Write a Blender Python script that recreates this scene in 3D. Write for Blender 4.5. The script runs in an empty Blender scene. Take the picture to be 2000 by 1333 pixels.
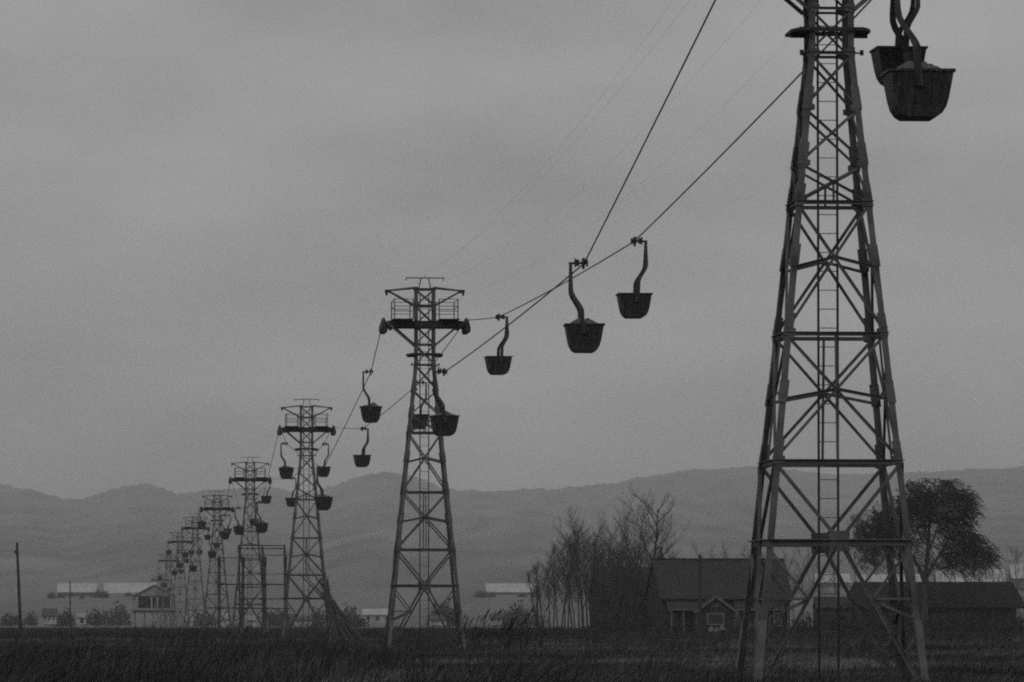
import bpy, bmesh, math, random
import numpy as np
from mathutils import Vector, Matrix, noise as mnoise

random.seed(7)
rng = np.random.default_rng(7)
sc = bpy.context.scene
col = sc.collection
R = math.radians

# ------------------------------------------------------------------ camera
F = 11111.0            # focal length in photo pixels (200 mm on a 36 mm frame)
EYE = 1.42
HOR = 1214.0           # horizon row in the photograph
cam_d = bpy.data.cameras.new('camera')
cam_d.sensor_width = 36.0
cam_d.lens = 36.0 * F / 2000.0
cam_d.clip_start = 0.5
cam_d.clip_end = 40000
cam = bpy.data.objects.new('camera', cam_d)
col.objects.link(cam)
TH = math.atan((HOR - 666.5) / F)
cam.location = (0, 0, EYE)
cam.rotation_euler = (math.pi / 2 + TH, 0, 0)
sc.camera = cam

# ------------------------------------------------------------------ sky, sun, exposure
SUN_EL, SUN_AZ = R(38), R(200)      # high veiled sun behind the camera, a little to the left
w = bpy.data.worlds.new('World')
sc.world = w
w.use_nodes = True
nt = w.node_tree
nt.nodes.clear()
N = nt.nodes.new
out = N('ShaderNodeOutputWorld')
bg = N('ShaderNodeBackground')
sky = N('ShaderNodeTexSky')
sky.sky_type = 'NISHITA'
sky.sun_disc = False
sky.sun_elevation = SUN_EL
sky.sun_rotation = SUN_AZ
sky.air_density = 1.0
sky.dust_density = 4.0
bw = N('ShaderNodeRGBToBW')
flat = N('ShaderNodeMix'); flat.data_type = 'FLOAT'
flat.inputs[0].default_value = 0.8          # even overcast with a little of the sky's own gradient
flat.inputs[3].default_value = 4.0
tc = N('ShaderNodeTexCoord')
mp = N('ShaderNodeMapping')
mp.inputs['Scale'].default_value = (0.5, 1.0, 1.5)
mp.inputs['Location'].default_value = (1.7, 9.2, 4.4)
mp.inputs['Rotation'].default_value = (0.0, R(14), 0.0)
n1 = N('ShaderNodeTexNoise'); n1.inputs['Scale'].default_value = 20.0; n1.inputs['Detail'].default_value = 6.0
n1.inputs['Roughness'].default_value = 0.5
mr = N('ShaderNodeMapRange')
mr.inputs['From Min'].default_value = 0.3; mr.inputs['From Max'].default_value = 0.7
mr.inputs['To Min'].default_value = 0.8; mr.inputs['To Max'].default_value = 1.2
mul = N('ShaderNodeMath'); mul.operation = 'MULTIPLY'
L = nt.links.new
L(sky.outputs[0], bw.inputs[0])
L(bw.outputs[0], flat.inputs[2])
L(tc.outputs['Generated'], mp.inputs[0])
L(mp.outputs[0], n1.inputs[0])
L(n1.outputs[0], mr.inputs[0])
L(flat.outputs[0], mul.inputs[0])
L(mr.outputs[0], mul.inputs[1])
L(mul.outputs[0], bg.inputs[0])
bg.inputs[1].default_value = 0.088
L(bg.outputs[0], out.inputs[0])

sun_d = bpy.data.lights.new('sun', 'SUN')
sun_d.energy = 0.5
sun_d.angle = R(25)
sun_d.color = (1.0, 1.0, 1.0)
sun = bpy.data.objects.new('sun', sun_d)
col.objects.link(sun)
sd = Vector((math.sin(SUN_AZ) * math.cos(SUN_EL), math.cos(SUN_AZ) * math.cos(SUN_EL), math.sin(SUN_EL)))
sun.rotation_euler = sd.to_track_quat('Z', 'Y').to_euler()
sun.location = (0, -50, 80)

vs = sc.view_settings
vs.view_transform = 'Standard'
vs.look = 'None'
vs.exposure = 0.0
vs.gamma = 1.0
vs.use_curve_mapping = False
sc.render.engine = 'CYCLES'
sc.cycles.use_denoising = False      # the fine sampling noise reads as the grain of the film
sc.cycles.use_adaptive_sampling = True
sc.cycles.adaptive_threshold = 0.018
sc.cycles.adaptive_min_samples = 24
sc.cycles.max_bounces = 5
sc.cycles.diffuse_bounces = 2
sc.cycles.volume_bounces = 2
sc.cycles.transparent_max_bounces = 6
sc.cycles.filter_width = 2.0

# ------------------------------------------------------------------ helpers
CT, ST = math.cos(TH), math.sin(TH)


def at(px, py, d):
    """point seen at photo pixel px, py whose distance along the ground axis is d"""
    u = (px - 1000.0) / F
    v = (666.5 - py) / F
    y = CT - v * ST
    k = d / y
    return Vector((u * k, d, EYE + (ST + v * CT) * k))


def gx(px, d):
    return at(px, HOR, d).x


def gz(py, d):
    return at(1000, py, d).z


MATS = {}


def mat(name, v, rough=0.85, scale=3.0, amt=0.25, metal=0.0, spec=0.3, bump=0.0, stretch=(1, 1, 1), detail=5.0):
    if name in MATS:
        return MATS[name]
    m = bpy.data.materials.new(name)
    m.use_nodes = True
    t = m.node_tree
    b = t.nodes['Principled BSDF']
    tcn = t.nodes.new('ShaderNodeTexCoord')
    mpn = t.nodes.new('ShaderNodeMapping')
    mpn.inputs['Scale'].default_value = stretch
    nn = t.nodes.new('ShaderNodeTexNoise')
    nn.inputs['Scale'].default_value = scale
    nn.inputs['Detail'].default_value = detail
    cr = t.nodes.new('ShaderNodeValToRGB')
    lo, hi = v * (1 - amt), v * (1 + amt)
    cr.color_ramp.elements[0].color = (lo, lo, lo, 1)
    cr.color_ramp.elements[0].position = 0.3
    cr.color_ramp.elements[1].color = (hi, hi, hi, 1)
    cr.color_ramp.elements[1].position = 0.7
    t.links.new(tcn.outputs['Object'], mpn.inputs[0])
    t.links.new(mpn.outputs[0], nn.inputs[0])
    t.links.new(nn.outputs[0], cr.inputs[0])
    t.links.new(cr.outputs[0], b.inputs['Base Color'])
    b.inputs['Roughness'].default_value = rough
    b.inputs['Metallic'].default_value = metal
    b.inputs['Specular IOR Level'].default_value = spec
    if bump > 0:
        bp = t.nodes.new('ShaderNodeBump')
        bp.inputs['Strength'].default_value = bump
        bp.inputs['Distance'].default_value = 0.05
        t.links.new(nn.outputs[0], bp.inputs['Height'])
        t.links.new(bp.outputs[0], b.inputs['Normal'])
    MATS[name] = m
    return m


STEEL = mat('weathered_steel', 0.066, 0.6, 1.3, 0.6, spec=0.35)
STEEL_PALE = mat('galvanised_stub', 0.1, 0.6, 2.0, 0.3, spec=0.35)
STEEL_DARK = mat('greasy_steel', 0.018, 0.6, 4.0, 0.3, spec=0.3)
BUCKET = mat('bucket_iron', 0.022, 0.6, 2.5, 0.75, spec=0.3, stretch=(6, 6, 0.7))
ORE = mat('ore', 0.1, 0.95, 14.0, 0.6, bump=0.6)
ROPE = mat('wire_rope', 0.05, 0.6, 9.0, 0.3)
WIRE = mat('thin_wire', 0.2, 0.6, 9.0, 0.2)
WOOD = mat('weathered_wood', 0.03, 0.9, 1.0, 0.4, stretch=(4, 4, 0.6))
WOOD_MID = mat('grey_pole_wood', 0.06, 0.9, 1.2, 0.4, stretch=(4, 4, 0.6))
BARK = mat('bark', 0.04, 0.95, 3.0, 0.4)
TWIG = mat('twigs', 0.045, 0.95, 2.0, 0.3)
LEAF = mat('dark_leaf', 0.016, 0.8, 0.6, 0.45)
ROOF = mat('dark_roof', 0.03, 0.9, 2.0, 0.25, stretch=(1, 6, 6))
ROOF_B = mat('older_roof', 0.015, 0.9, 2.0, 0.3, stretch=(1, 6, 6))
WALL_D = mat('dark_boards', 0.022, 0.9, 1.5, 0.5, stretch=(6, 6, 0.5))
WALL_M = mat('grey_boards', 0.06, 0.9, 1.5, 0.4, stretch=(6, 6, 0.5))
TRIM = mat('faded_white_trim', 0.16, 0.8, 3.0, 0.2)
PALE = mat('pale_paint', 0.32, 0.8, 1.0, 0.2)
PALE_ROOF = mat('pale_sheet_roof', 0.36, 0.6, 0.3, 0.15)
PALE_WALL = mat('far_pale_wall', 0.25, 0.8, 0.4, 0.25)
CLOTH = mat('pale_sacking', 0.13, 0.9, 4.0, 0.3)
GLASS = mat('dark_window', 0.02, 0.2, 1.0, 0.2, spec=0.5)
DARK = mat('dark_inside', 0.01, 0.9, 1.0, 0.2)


def mesh_raw(name, verts, faces, m):
    me = bpy.data.meshes.new(name)
    me.from_pydata([tuple(v) for v in verts], [], faces)
    me.update()
    if m:
        me.materials.append(m)
    return me


def mesh_np(name, V, Fc, m, smooth=False):
    """V (n,3) float, Fc (k,3|4) int"""
    me = bpy.data.meshes.new(name)
    V = np.ascontiguousarray(V, dtype=np.float32)
    Fc = np.ascontiguousarray(Fc, dtype=np.int32)
    k, c = Fc.shape
    me.vertices.add(len(V))
    me.vertices.foreach_set('co', V.ravel())
    me.loops.add(k * c)
    me.loops.foreach_set('vertex_index', Fc.ravel())
    me.polygons.add(k)
    me.polygons.foreach_set('loop_start', np.arange(0, k * c, c, dtype=np.int32))
    if smooth:
        me.polygons.foreach_set('use_smooth', np.ones(k, dtype=bool))
    me.update(calc_edges=True)
    if m:
        me.materials.append(m)
    return me


def link(name, me, parent=None, loc=None, rz=None):
    o = bpy.data.objects.new(name, me)
    col.objects.link(o)
    if parent is not None:
        o.parent = parent
    if loc is not None:
        o.location = loc
    if rz is not None:
        o.rotation_euler = (0, 0, rz)
    return o


def tag(o, label=None, cat=None, group=None, kind=None):
    if label: o['label'] = label
    if cat: o['category'] = cat
    if group: o['group'] = group
    if kind: o['kind'] = kind
    return o


def thing(name, label, cat, loc=(0, 0, 0), rz=0.0, group=None):
    o = bpy.data.objects.new(name, None)
    o.empty_display_size = 0.5
    col.objects.link(o)
    o.location = loc
    o.rotation_euler = (0, 0, rz)
    return tag(o, label, cat, group)


class MB:
    """collects simple shapes into one mesh"""
    def __init__(s):
        s.v = []; s.f = []

    def add(s, verts, faces):
        n = len(s.v)
        s.v += [Vector(v) for v in verts]
        s.f += [tuple(i + n for i in f) for f in faces]
        return s

    def box(s, c, size):
        x, y, z = c; a, b, d = size[0] / 2, size[1] / 2, size[2] / 2
        vs_ = [(x + i * a, y + j * b, z + k * d) for i in (-1, 1) for j in (-1, 1) for k in (-1, 1)]
        return s.add(vs_, [(0, 1, 3, 2), (4, 6, 7, 5), (0, 4, 5, 1), (2, 3, 7, 6), (0, 2, 6, 4), (1, 5, 7, 3)])

    def sweep(s, p, q, prof, ref=(0, 0, 1)):
        """extrude a closed 2-d profile from p to q"""
        p = Vector(p); q = Vector(q)
        d = (q - p).normalized()
        a = Vector(ref)
        if abs(d.dot(a)) > 0.98:
            a = Vector((0, 1, 0)) if abs(d.y) < 0.9 else Vector((1, 0, 0))
        u = d.cross(a).normalized(); v_ = u.cross(d).normalized()
        n = len(prof)
        vs_ = [p + u * x + v_ * y for x, y in prof] + [q + u * x + v_ * y for x, y in prof]
        fs = [(i, (i + 1) % n, n + (i + 1) % n, n + i) for i in range(n)]
        fs += [tuple(range(n - 1, -1, -1)), tuple(range(n, 2 * n))]
        return s.add(vs_, fs)

    def bar(s, p, q, w_, h_=None, ref=(0, 0, 1)):
        h_ = h_ or w_
        return s.sweep(p, q, [(-w_ / 2, -h_ / 2), (w_ / 2, -h_ / 2), (w_ / 2, h_ / 2), (-w_ / 2, h_ / 2)], ref)

    def angle(s, p, q, w_, t=None, ref=(0, 0, 1), fl=1):
        t = t or w_ * 0.16
        pr = [(0, 0), (w_, 0), (w_, t), (t, t), (t, w_), (0, w_)]
        pr = [((x - w_ * .3) * fl, y - w_ * .3) for x, y in pr]
        if fl < 0: pr = pr[::-1]
        return s.sweep(p, q, pr, ref)

    def tube(s, p, q, r0, r1=None, n=8):
        r1 = r0 if r1 is None else r1
        p = Vector(p); q = Vector(q)
        d = (q - p).normalized()
        a = Vector((0, 0, 1)) if abs(d.z) < 0.9 else Vector((1, 0, 0))
        u = d.cross(a).normalized(); v_ = u.cross(d)
        vs_ = []
        for c, r in ((p, r0), (q, r1)):
            vs_ += [c + (u * math.cos(2 * math.pi * i / n) + v_ * math.sin(2 * math.pi * i / n)) * r for i in range(n)]
        fs = [(i, (i + 1) % n, n + (i + 1) % n, n + i) for i in range(n)]
        fs += [tuple(range(n - 1, -1, -1)), tuple(range(n, 2 * n))]
        return s.add(vs_, fs)

    def plate(s, pts, t):
        """flat polygon with thickness t along its normal"""
        pts = [Vector(p) for p in pts]
        nrm = (pts[1] - pts[0]).cross(pts[2] - pts[0]).normalized() * t / 2
        n = len(pts)
        vs_ = [p - nrm for p in pts] + [p + nrm for p in pts]
        fs = [tuple(range(n - 1, -1, -1)), tuple(range(n, 2 * n))]
        fs += [(i, (i + 1) % n, n + (i + 1) % n, n + i) for i in range(n)]
        return s.add(vs_, fs)

    def mesh(s, name, m):
        return mesh_raw(name, s.v, s.f, m)

    def obj(s, name, m, parent=None, **k):
        return link(name, s.mesh(name, m), parent, **k)


def polytube(pts, rad, n=6):
    """tube along a polyline (numpy), radius scalar or list"""
    P = np.array([tuple(p) for p in pts], float)
    T = np.gradient(P, axis=0)
    T /= np.linalg.norm(T, axis=1)[:, None]
    A = np.tile(np.array([[0, 0, 1.0]]), (len(P), 1))
    A[np.abs(T[:, 2]) > 0.95] = (1, 0, 0)
    U = np.cross(T, A); U /= np.linalg.norm(U, axis=1)[:, None]
    W = np.cross(U, T)
    rad = np.broadcast_to(np.asarray(rad, float), (len(P),))
    ang = np.arange(n) * 2 * np.pi / n
    V = P[:, None, :] + rad[:, None, None] * (np.cos(ang)[None, :, None] * U[:, None, :] + np.sin(ang)[None, :, None] * W[:, None, :])
    idx = np.arange(len(P) * n).reshape(len(P), n)
    a = idx[:-1]; b = idx[1:]
    Fc = np.stack([a, np.roll(a, -1, 1), np.roll(b, -1, 1), b], -1).reshape(-1, 4)
    return V.reshape(-1, 3), Fc


def segs_mesh(name, segs, m, n=3):
    """many separate tapered twigs: rows (p0xyz, r0, p1xyz, r1)"""
    S = np.array(segs, float)
    P, r0, Q, r1 = S[:, 0:3], S[:, 3], S[:, 4:7], S[:, 7]
    T = Q - P
    T /= np.maximum(np.linalg.norm(T, axis=1), 1e-6)[:, None]
    A = np.where(np.abs(T[:, 2:3]) > 0.9, np.array([[1.0, 0, 0]]), np.array([[0, 0, 1.0]]))
    U = np.cross(T, A); U /= np.linalg.norm(U, axis=1)[:, None]
    W = np.cross(U, T)
    ang = np.arange(n) * 2 * np.pi / n
    ring = np.cos(ang)[None, :, None] * U[:, None, :] + np.sin(ang)[None, :, None] * W[:, None, :]
    V = np.concatenate([P[:, None, :] + r0[:, None, None] * ring, Q[:, None, :] + r1[:, None, None] * ring], 1)
    base = (np.arange(len(S)) * 2 * n)[:, None]
    i = np.arange(n)[None, :]
    j = (i + 1) % n
    Fc = np.stack([base + i, base + j, base + n + j, base + n + i], -1).reshape(-1, 4)
    return mesh_np(name, V.reshape(-1, 3), Fc, m)


# ------------------------------------------------------------------ ground, hills
def ground_material():
    m = bpy.data.materials.new('field_ground')
    m.use_nodes = True
    t = m.node_tree
    b = t.nodes['Principled BSDF']
    b.inputs['Roughness'].default_value = 1.0
    b.inputs['Specular IOR Level'].default_value = 0.1
    g = t.nodes.new('ShaderNodeNewGeometry')
    mpn = t.nodes.new('ShaderNodeMapping')
    mpn.inputs['Scale'].default_value = (0.12, 0.1, 1)
    n_ = t.nodes.new('ShaderNodeTexNoise'); n_.inputs['Scale'].default_value = 1.0; n_.inputs['Detail'].default_value = 8.0
    near = t.nodes.new('ShaderNodeValToRGB')
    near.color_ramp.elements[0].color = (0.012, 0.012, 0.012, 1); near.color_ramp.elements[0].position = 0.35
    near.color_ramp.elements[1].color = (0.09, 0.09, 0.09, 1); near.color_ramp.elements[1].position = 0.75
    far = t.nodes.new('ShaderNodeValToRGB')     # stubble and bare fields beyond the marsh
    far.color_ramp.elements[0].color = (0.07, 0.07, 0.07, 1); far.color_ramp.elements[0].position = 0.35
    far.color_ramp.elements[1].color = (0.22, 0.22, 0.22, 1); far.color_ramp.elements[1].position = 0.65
    sx = t.nodes.new('ShaderNodeSeparateXYZ')
    mrn = t.nodes.new('ShaderNodeMapRange')
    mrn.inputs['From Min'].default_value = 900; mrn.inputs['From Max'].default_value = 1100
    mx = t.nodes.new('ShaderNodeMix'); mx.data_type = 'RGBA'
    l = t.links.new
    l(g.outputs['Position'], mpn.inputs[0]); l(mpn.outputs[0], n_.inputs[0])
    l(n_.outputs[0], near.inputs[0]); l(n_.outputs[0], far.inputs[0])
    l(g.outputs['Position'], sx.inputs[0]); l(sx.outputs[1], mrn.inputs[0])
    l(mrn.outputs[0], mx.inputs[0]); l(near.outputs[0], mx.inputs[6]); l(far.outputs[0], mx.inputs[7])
    l(mx.outputs[2], b.inputs['Base Color'])
    return m


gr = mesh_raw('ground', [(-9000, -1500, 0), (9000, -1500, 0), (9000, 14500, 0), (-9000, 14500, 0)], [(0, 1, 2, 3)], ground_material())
tag(link('ground', gr), kind='structure')

RIDGE = [(-900, 930), (-300, 938), (0, 945), (60, 955), (120, 974), (160, 976), (200, 960), (250, 948), (290, 945), (350, 965), (390, 963), (430, 957),
         (520, 950), (600, 965), (700, 935), (750, 924), (800, 930), (860, 952), (900, 960), (1050, 955), (1130, 950), (1200, 945),
         (1280, 926), (1350, 917), (1500, 911), (1600, 925), (1700, 925), (1850, 918), (2000, 911), (2300, 900), (2900, 930)]


def hills_material():
    m = bpy.data.materials.new('wooded_hills')
    m.use_nodes = True
    t = m.node_tree
    b = t.nodes['Principled BSDF']
    b.inputs['Roughness'].default_value = 1.0
    b.inputs['Specular IOR Level'].default_value = 0.05
    g = t.nodes.new('ShaderNodeNewGeometry')
    l = t.links.new
    n1_ = t.nodes.new('ShaderNodeTexNoise'); n1_.inputs['Scale'].default_value = 0.02; n1_.inputs['Detail'].default_value = 8.0
    n2_ = t.nodes.new('ShaderNodeTexNoise'); n2_.inputs['Scale'].default_value = 0.008; n2_.inputs['Detail'].default_value = 6.0
    c1 = t.nodes.new('ShaderNodeValToRGB')
    c1.color_ramp.elements[0].color = (0.1, 0.1, 0.1, 1); c1.color_ramp.elements[0].position = 0.3
    c1.color_ramp.elements[1].color = (0.2, 0.2, 0.2, 1); c1.color_ramp.elements[1].position = 0.7
    c2 = t.nodes.new('ShaderNodeValToRGB')      # bare clearings with old snow
    c2.color_ramp.elements[0].position = 0.6; c2.color_ramp.elements[0].color = (0, 0, 0, 1)
    c2.color_ramp.elements[1].position = 0.85; c2.color_ramp.elements[1].color = (1, 1, 1, 1)
    mx = t.nodes.new('ShaderNodeMix'); mx.data_type = 'RGBA'
    mx.inputs[7].default_value = (0.34, 0.34, 0.34, 1)
    mh = t.nodes.new('ShaderNodeMapping')     # woods and clearings run up and down the slope
    mh.inputs['Scale'].default_value = (1, .06, 1)
    l(g.outputs['Position'], mh.inputs[0])
    l(mh.outputs[0], n1_.inputs[0]); l(mh.outputs[0], n2_.inputs[0])
    l(n1_.outputs[0], c1.inputs[0]); l(n2_.outputs[0], c2.inputs[0])
    l(c2.outputs[0], mx.inputs[0]); l(c1.outputs[0], mx.inputs[6]); l(mx.outputs[2], b.inputs['Base Color'])
    return m


def hill_e(px, d):
    """rows above the horizon of the hill surface at column px, distance d"""
    xs = [r[0] for r in RIDGE]; ys = [HOR - r[1] for r in RIDGE]
    top = float(np.interp(px, xs, ys))
    kd = [1500, 1750, 2100, 2500, 4000, 7000, 10000]
    ke = [-12, -4, 0.09, 0.22, 0.47, 0.74, 1.0]
    k = float(np.interp(d, kd, [x if x > -1 else x / top for x in ke]))
    e = k * top
    t = max(0.0, min(1.0, (d - 2300) / 7700))
    e += (mnoise.noise((px / 95.0, 2.0, 7.7)) * 5 + mnoise.noise((px / 38.0, 4.0, 1.7)) * 2.5) * t ** 3
    e += mnoise.noise((px / 170.0, d / 2000.0, 3.3)) * 26 * t * (1 - t) * 2
    e += mnoise.noise((px / 60.0, d / 900.0, 9.1)) * 9 * t * (1 - t) * 2
    if d > 3000:                                   # tree tops, most telling along the ridge
        a = .02 + .98 * max(0.0, (d - 9000) / 1000.0)
        e += (mnoise.noise((px / 6.0, d / 300.0, 1.0)) * 3.0 + mnoise.noise((px / 19.0, d / 500.0, 5.0)) * 2.0) * a
    return e


pxs = np.arange(-640, 2660, 4.0)
ds = np.concatenate([np.arange(1500, 2700, 60), np.arange(2700, 10001, 100)])
HV = []
for d in ds:
    for p in pxs:
        e = hill_e(p, d)
        HV.append(((p - 1000) / F * d, d, EYE + e * d / F))
for dd, k in ((10900, 0.86), (12300, 0.2), (13000, -0.05)):
    for i, p in enumerate(pxs):
        HV.append(((p - 1000) / F * dd, dd, HV[(len(ds) - 1) * len(pxs) + i][2] * k))
nr = len(ds) + 3
idx = np.arange(nr * len(pxs)).reshape(nr, len(pxs))
HF = np.stack([idx[:-1, :-1], idx[:-1, 1:], idx[1:, 1:], idx[1:, :-1]], -1).reshape(-1, 4)
HTOP = max(v[2] for v in HV)
tag(link('hills', mesh_np('hills', np.array(HV), HF, hills_material(), smooth=True)), kind='structure')


def hz(px, d):
    return max(0.0, EYE + hill_e(px, d) * d / F)


# ------------------------------------------------------------------ haze
hb = MB().box((0, 6500, (HTOP + 4 - 1.5) / 2 + 0.0), (19000, 17000, HTOP + 4 + 1.5))
hm = bpy.data.materials.new('haze')
hm.use_nodes = True
hm.node_tree.nodes.clear()
ho = hm.node_tree.nodes.new('ShaderNodeOutputMaterial')
hv = hm.node_tree.nodes.new('ShaderNodeVolumePrincipled')
hv.inputs['Color'].default_value = (0.9, 0.9, 0.9, 1)
hv.inputs['Density'].default_value = 0.0001
hv.inputs['Anisotropy'].default_value = 0.1
hm.node_tree.links.new(hv.outputs[0], ho.inputs['Volume'])
haze = hb.obj('haze', hm)
tag(haze, kind='stuff')

# ------------------------------------------------------------------ the ropeway line
SLOPE = -822.0 / F
X0 = 4.07 * 4.2
RZ = math.atan(-SLOPE)
TD = [131.6 + 160.0 * i for i in range(9)]      # nine towers, 160 m apart
PIER_Z = 16.92                                   # rope height on the saddles


def line_pos(d, lat, z):
    return Vector((X0 + SLOPE * d + lat, d, z))


def hw(z):
    return 0.52 + (0.0993 * (14.6 - z) if z < 14.6 else 0.0)


PARTS = []      # (name, verts, faces, material, quarter turn, parent part name)


def part(name, mb, m=STEEL, k=0, parent=None, key=None):
    PARTS.append(dict(name=name, mb=mb, m=m, k=k, parent=parent, key=key))


def Fp(s, z, inset=0.0):
    h = hw(z) - inset
    return Vector((s * hw(z), -h, z))


# one leg, turned four times
lg = MB()
ang = 0.145
for za, zb in ((0.0, 14.6), (14.6, 18.55)):
    ha, hb_ = hw(za), hw(zb)
    lg_pr = [(0, 0), (ang, 0), (ang, .022), (.022, .022), (.022, ang), (0, ang)]
    vs_ = [(-ha + x, -ha + y, za) for x, y in lg_pr] + [(-hb_ + x, -hb_ + y, zb) for x, y in lg_pr]
    n = 6
    lg.add(vs_, [(i, (i + 1) % n, n + (i + 1) % n, n + i) for i in range(n)] + [tuple(range(n - 1, -1, -1)), tuple(range(n, 2 * n))])
# splice plates that thicken the leg below each joint
for z in (13.27, 11.97, 11.0, 9.6, 8.0, 6.45, 5.05):
    for a, b in ((z - 0.02, z + 0.5),):
        ha, hb_ = hw(a) + 0.03, hw(b) + 0.012
        pr = [(0, 0), (.2, 0), (.2, .02), (.02, .02), (.02, .2), (0, .2)]
        vs_ = [(-ha + x, -ha + y, a) for x, y in pr] + [(-hb_ + x, -hb_ + y, b) for x, y in pr]
        lg.add(vs_, [(i, (i + 1) % 6, 6 + (i + 1) % 6, 6 + i) for i in range(6)] + [(5, 4, 3, 2, 1, 0), (6, 7, 8, 9, 10, 11)])
stub = MB()
pr = [(0, 0), (.17, 0), (.17, .03), (.03, .03), (.03, .17), (0, .17)]
ha, hb_ = hw(-0.1) + 0.035, hw(1.45) + 0.035
stub.add([(-ha + x, -ha + y, -0.1) for x, y in pr] + [(-hb_ + x, -hb_ + y, 1.45) for x, y in pr],
         [(i, (i + 1) % 6, 6 + (i + 1) % 6, 6 + i) for i in range(6)] + [(5, 4, 3, 2, 1, 0), (6, 7, 8, 9, 10, 11)])
foot = MB().box((-hw(0) + .08, -hw(0) + .08, 0.0), (0.5, 0.5, 0.16))
CONC = mat('concrete_footing', 0.06, 0.9, 3.0, 0.3)
for k in range(4):
    part('leg', lg, STEEL, k)
    part('leg_stub', stub, STEEL_PALE, k)
    part('footing', foot, CONC, k)


def face(name, p, q, w_, ins=0.03, fl=1):
    """an angle-iron member of one face, repeated on the four faces"""
    p = Vector(p) + Vector((0, ins, 0)); q = Vector(q) + Vector((0, ins, 0))
    mb = MB().angle(p, q, w_, ref=(0, -1, 0.1), fl=fl)
    for k in range(4):
        part(name, mb, STEEL, k)


def gusset(x, z, w_, h_):
    y = -hw(z) - 0.012
    mb = MB().plate([(x - w_, y - 0.099 * 0 , z - h_), (x + w_, y, z - h_), (x + w_, y, z + h_), (x - w_, y, z + h_)], 0.02)
    for k in range(4):
        part('gusset_plate', mb, STEEL, k)


def cgusset(z, sz=0.17):
    for s in (-1, 1):
        h = hw(z)
        y = -h - 0.012
        dx = 0.0993 * sz
        pts = [(s * (h - 0.02), y, z - sz), (s * (h - 0.24), y, z - sz * .4), (s * (h - 0.24), y, z + sz * .6), (s * (h - 0.03), y, z + sz)]
        mb = MB().plate(pts, 0.018)
        for k in range(4):
            part('gusset_plate', mb, STEEL, k)


# bottom panel: inverted V with sub-bracing
for s in (-1, 1):
    def dg(z):   # point on the inverted V diagonal
        return Vector((s * 0.556 * (3.25 - z), -hw(z), z))
    face('diagonal_brace', (s * 0.05, -hw(3.2), 3.2), dg(0.0), 0.09, 0.02, s)
    face('strut', Fp(s, 1.92), dg(1.92), 0.06, 0.04, s)
    face('strut', Fp(s, 3.12), dg(1.92), 0.06, 0.05, s)
    face('strut', Fp(s, 1.4), dg(1.88), 0.07, 0.06, s)
    face('strut', Fp(s, 0.66), dg(0.66), 0.05, 0.04, s)
    face('strut', Fp(s, 1.25), dg(0.66), 0.05, 0.05, s)
    face('diagonal_brace', Fp(s, 5.05), (s * 0.05, -hw(3.3), 3.3), 0.085, 0.02, s)
for z, t in ((3.25, 0.13), (5.09, 0.1), (8.03, 0.09), (11.08, 0.09), (14.57, 0.07), (15.6, 0.06), (17.6, 0.1), (18.45, 0.08)):
    face('horizontal_beam', Fp(-1, z), Fp(1, z), t, 0.0)
gusset(0, 3.25, 0.23, 0.24)


def xpanel(z0, z1, t, strut=None):
    face('diagonal_brace', Fp(-1, z1), Fp(1, z0), t, 0.02)
    face('diagonal_brace', Fp(1, z1), Fp(-1, z0), t, 0.05)
    if strut:
        h0, h1 = hw(z0), hw(z1)
        zc = z1 - (z1 - z0) * h1 / (h0 + h1)
        for s in (-1, 1):
            face('strut', (0, -hw(zc), zc + 0.03), Fp(s, strut), 0.07, 0.05, s)


xpanel(5.09, 8.03, 0.068, 6.5)
xpanel(8.03, 11.08, 0.068, 9.55)
face('hanger_rod', Fp(0, 8.03), Fp(0, 5.09), 0.055, 0.03)
face('hanger_rod', Fp(0, 11.55), Fp(0, 11.08), 0.05, 0.03)
for a, b in ((11.08, 11.97), (11.97, 13.27), (13.27, 14.57)):
    xpanel(a, b, 0.06)
for a, b in ((14.57, 15.6), (15.6, 16.6), (16.6, 17.6), (17.6, 18.45)):
    xpanel(a, b, 0.052)
for z in (5.09, 8.03, 11.08, 11.97, 13.27, 14.57, 15.6, 17.6):
    cgusset(z, 0.17 if z < 9 else 0.12)

# ladder
part('ladder', MB().bar((-0.225, 0.3, 0), (-0.225, 0.3, 18.3), 0.05), STEEL_DARK, 0, None, 'ladder')
part('ladder_rail', MB().bar((0.225, 0.3, 0), (0.225, 0.3, 18.3), 0.05), STEEL_DARK, 0, 'ladder')
rung = MB().tube((-0.2, 0.3, 0), (0.2, 0.3, 0), 0.011, n=5)
for i in range(41):
    part('rung', (rung, 0.3 + 0.44 * i), STEEL_PALE, 0, 'ladder')

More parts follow.
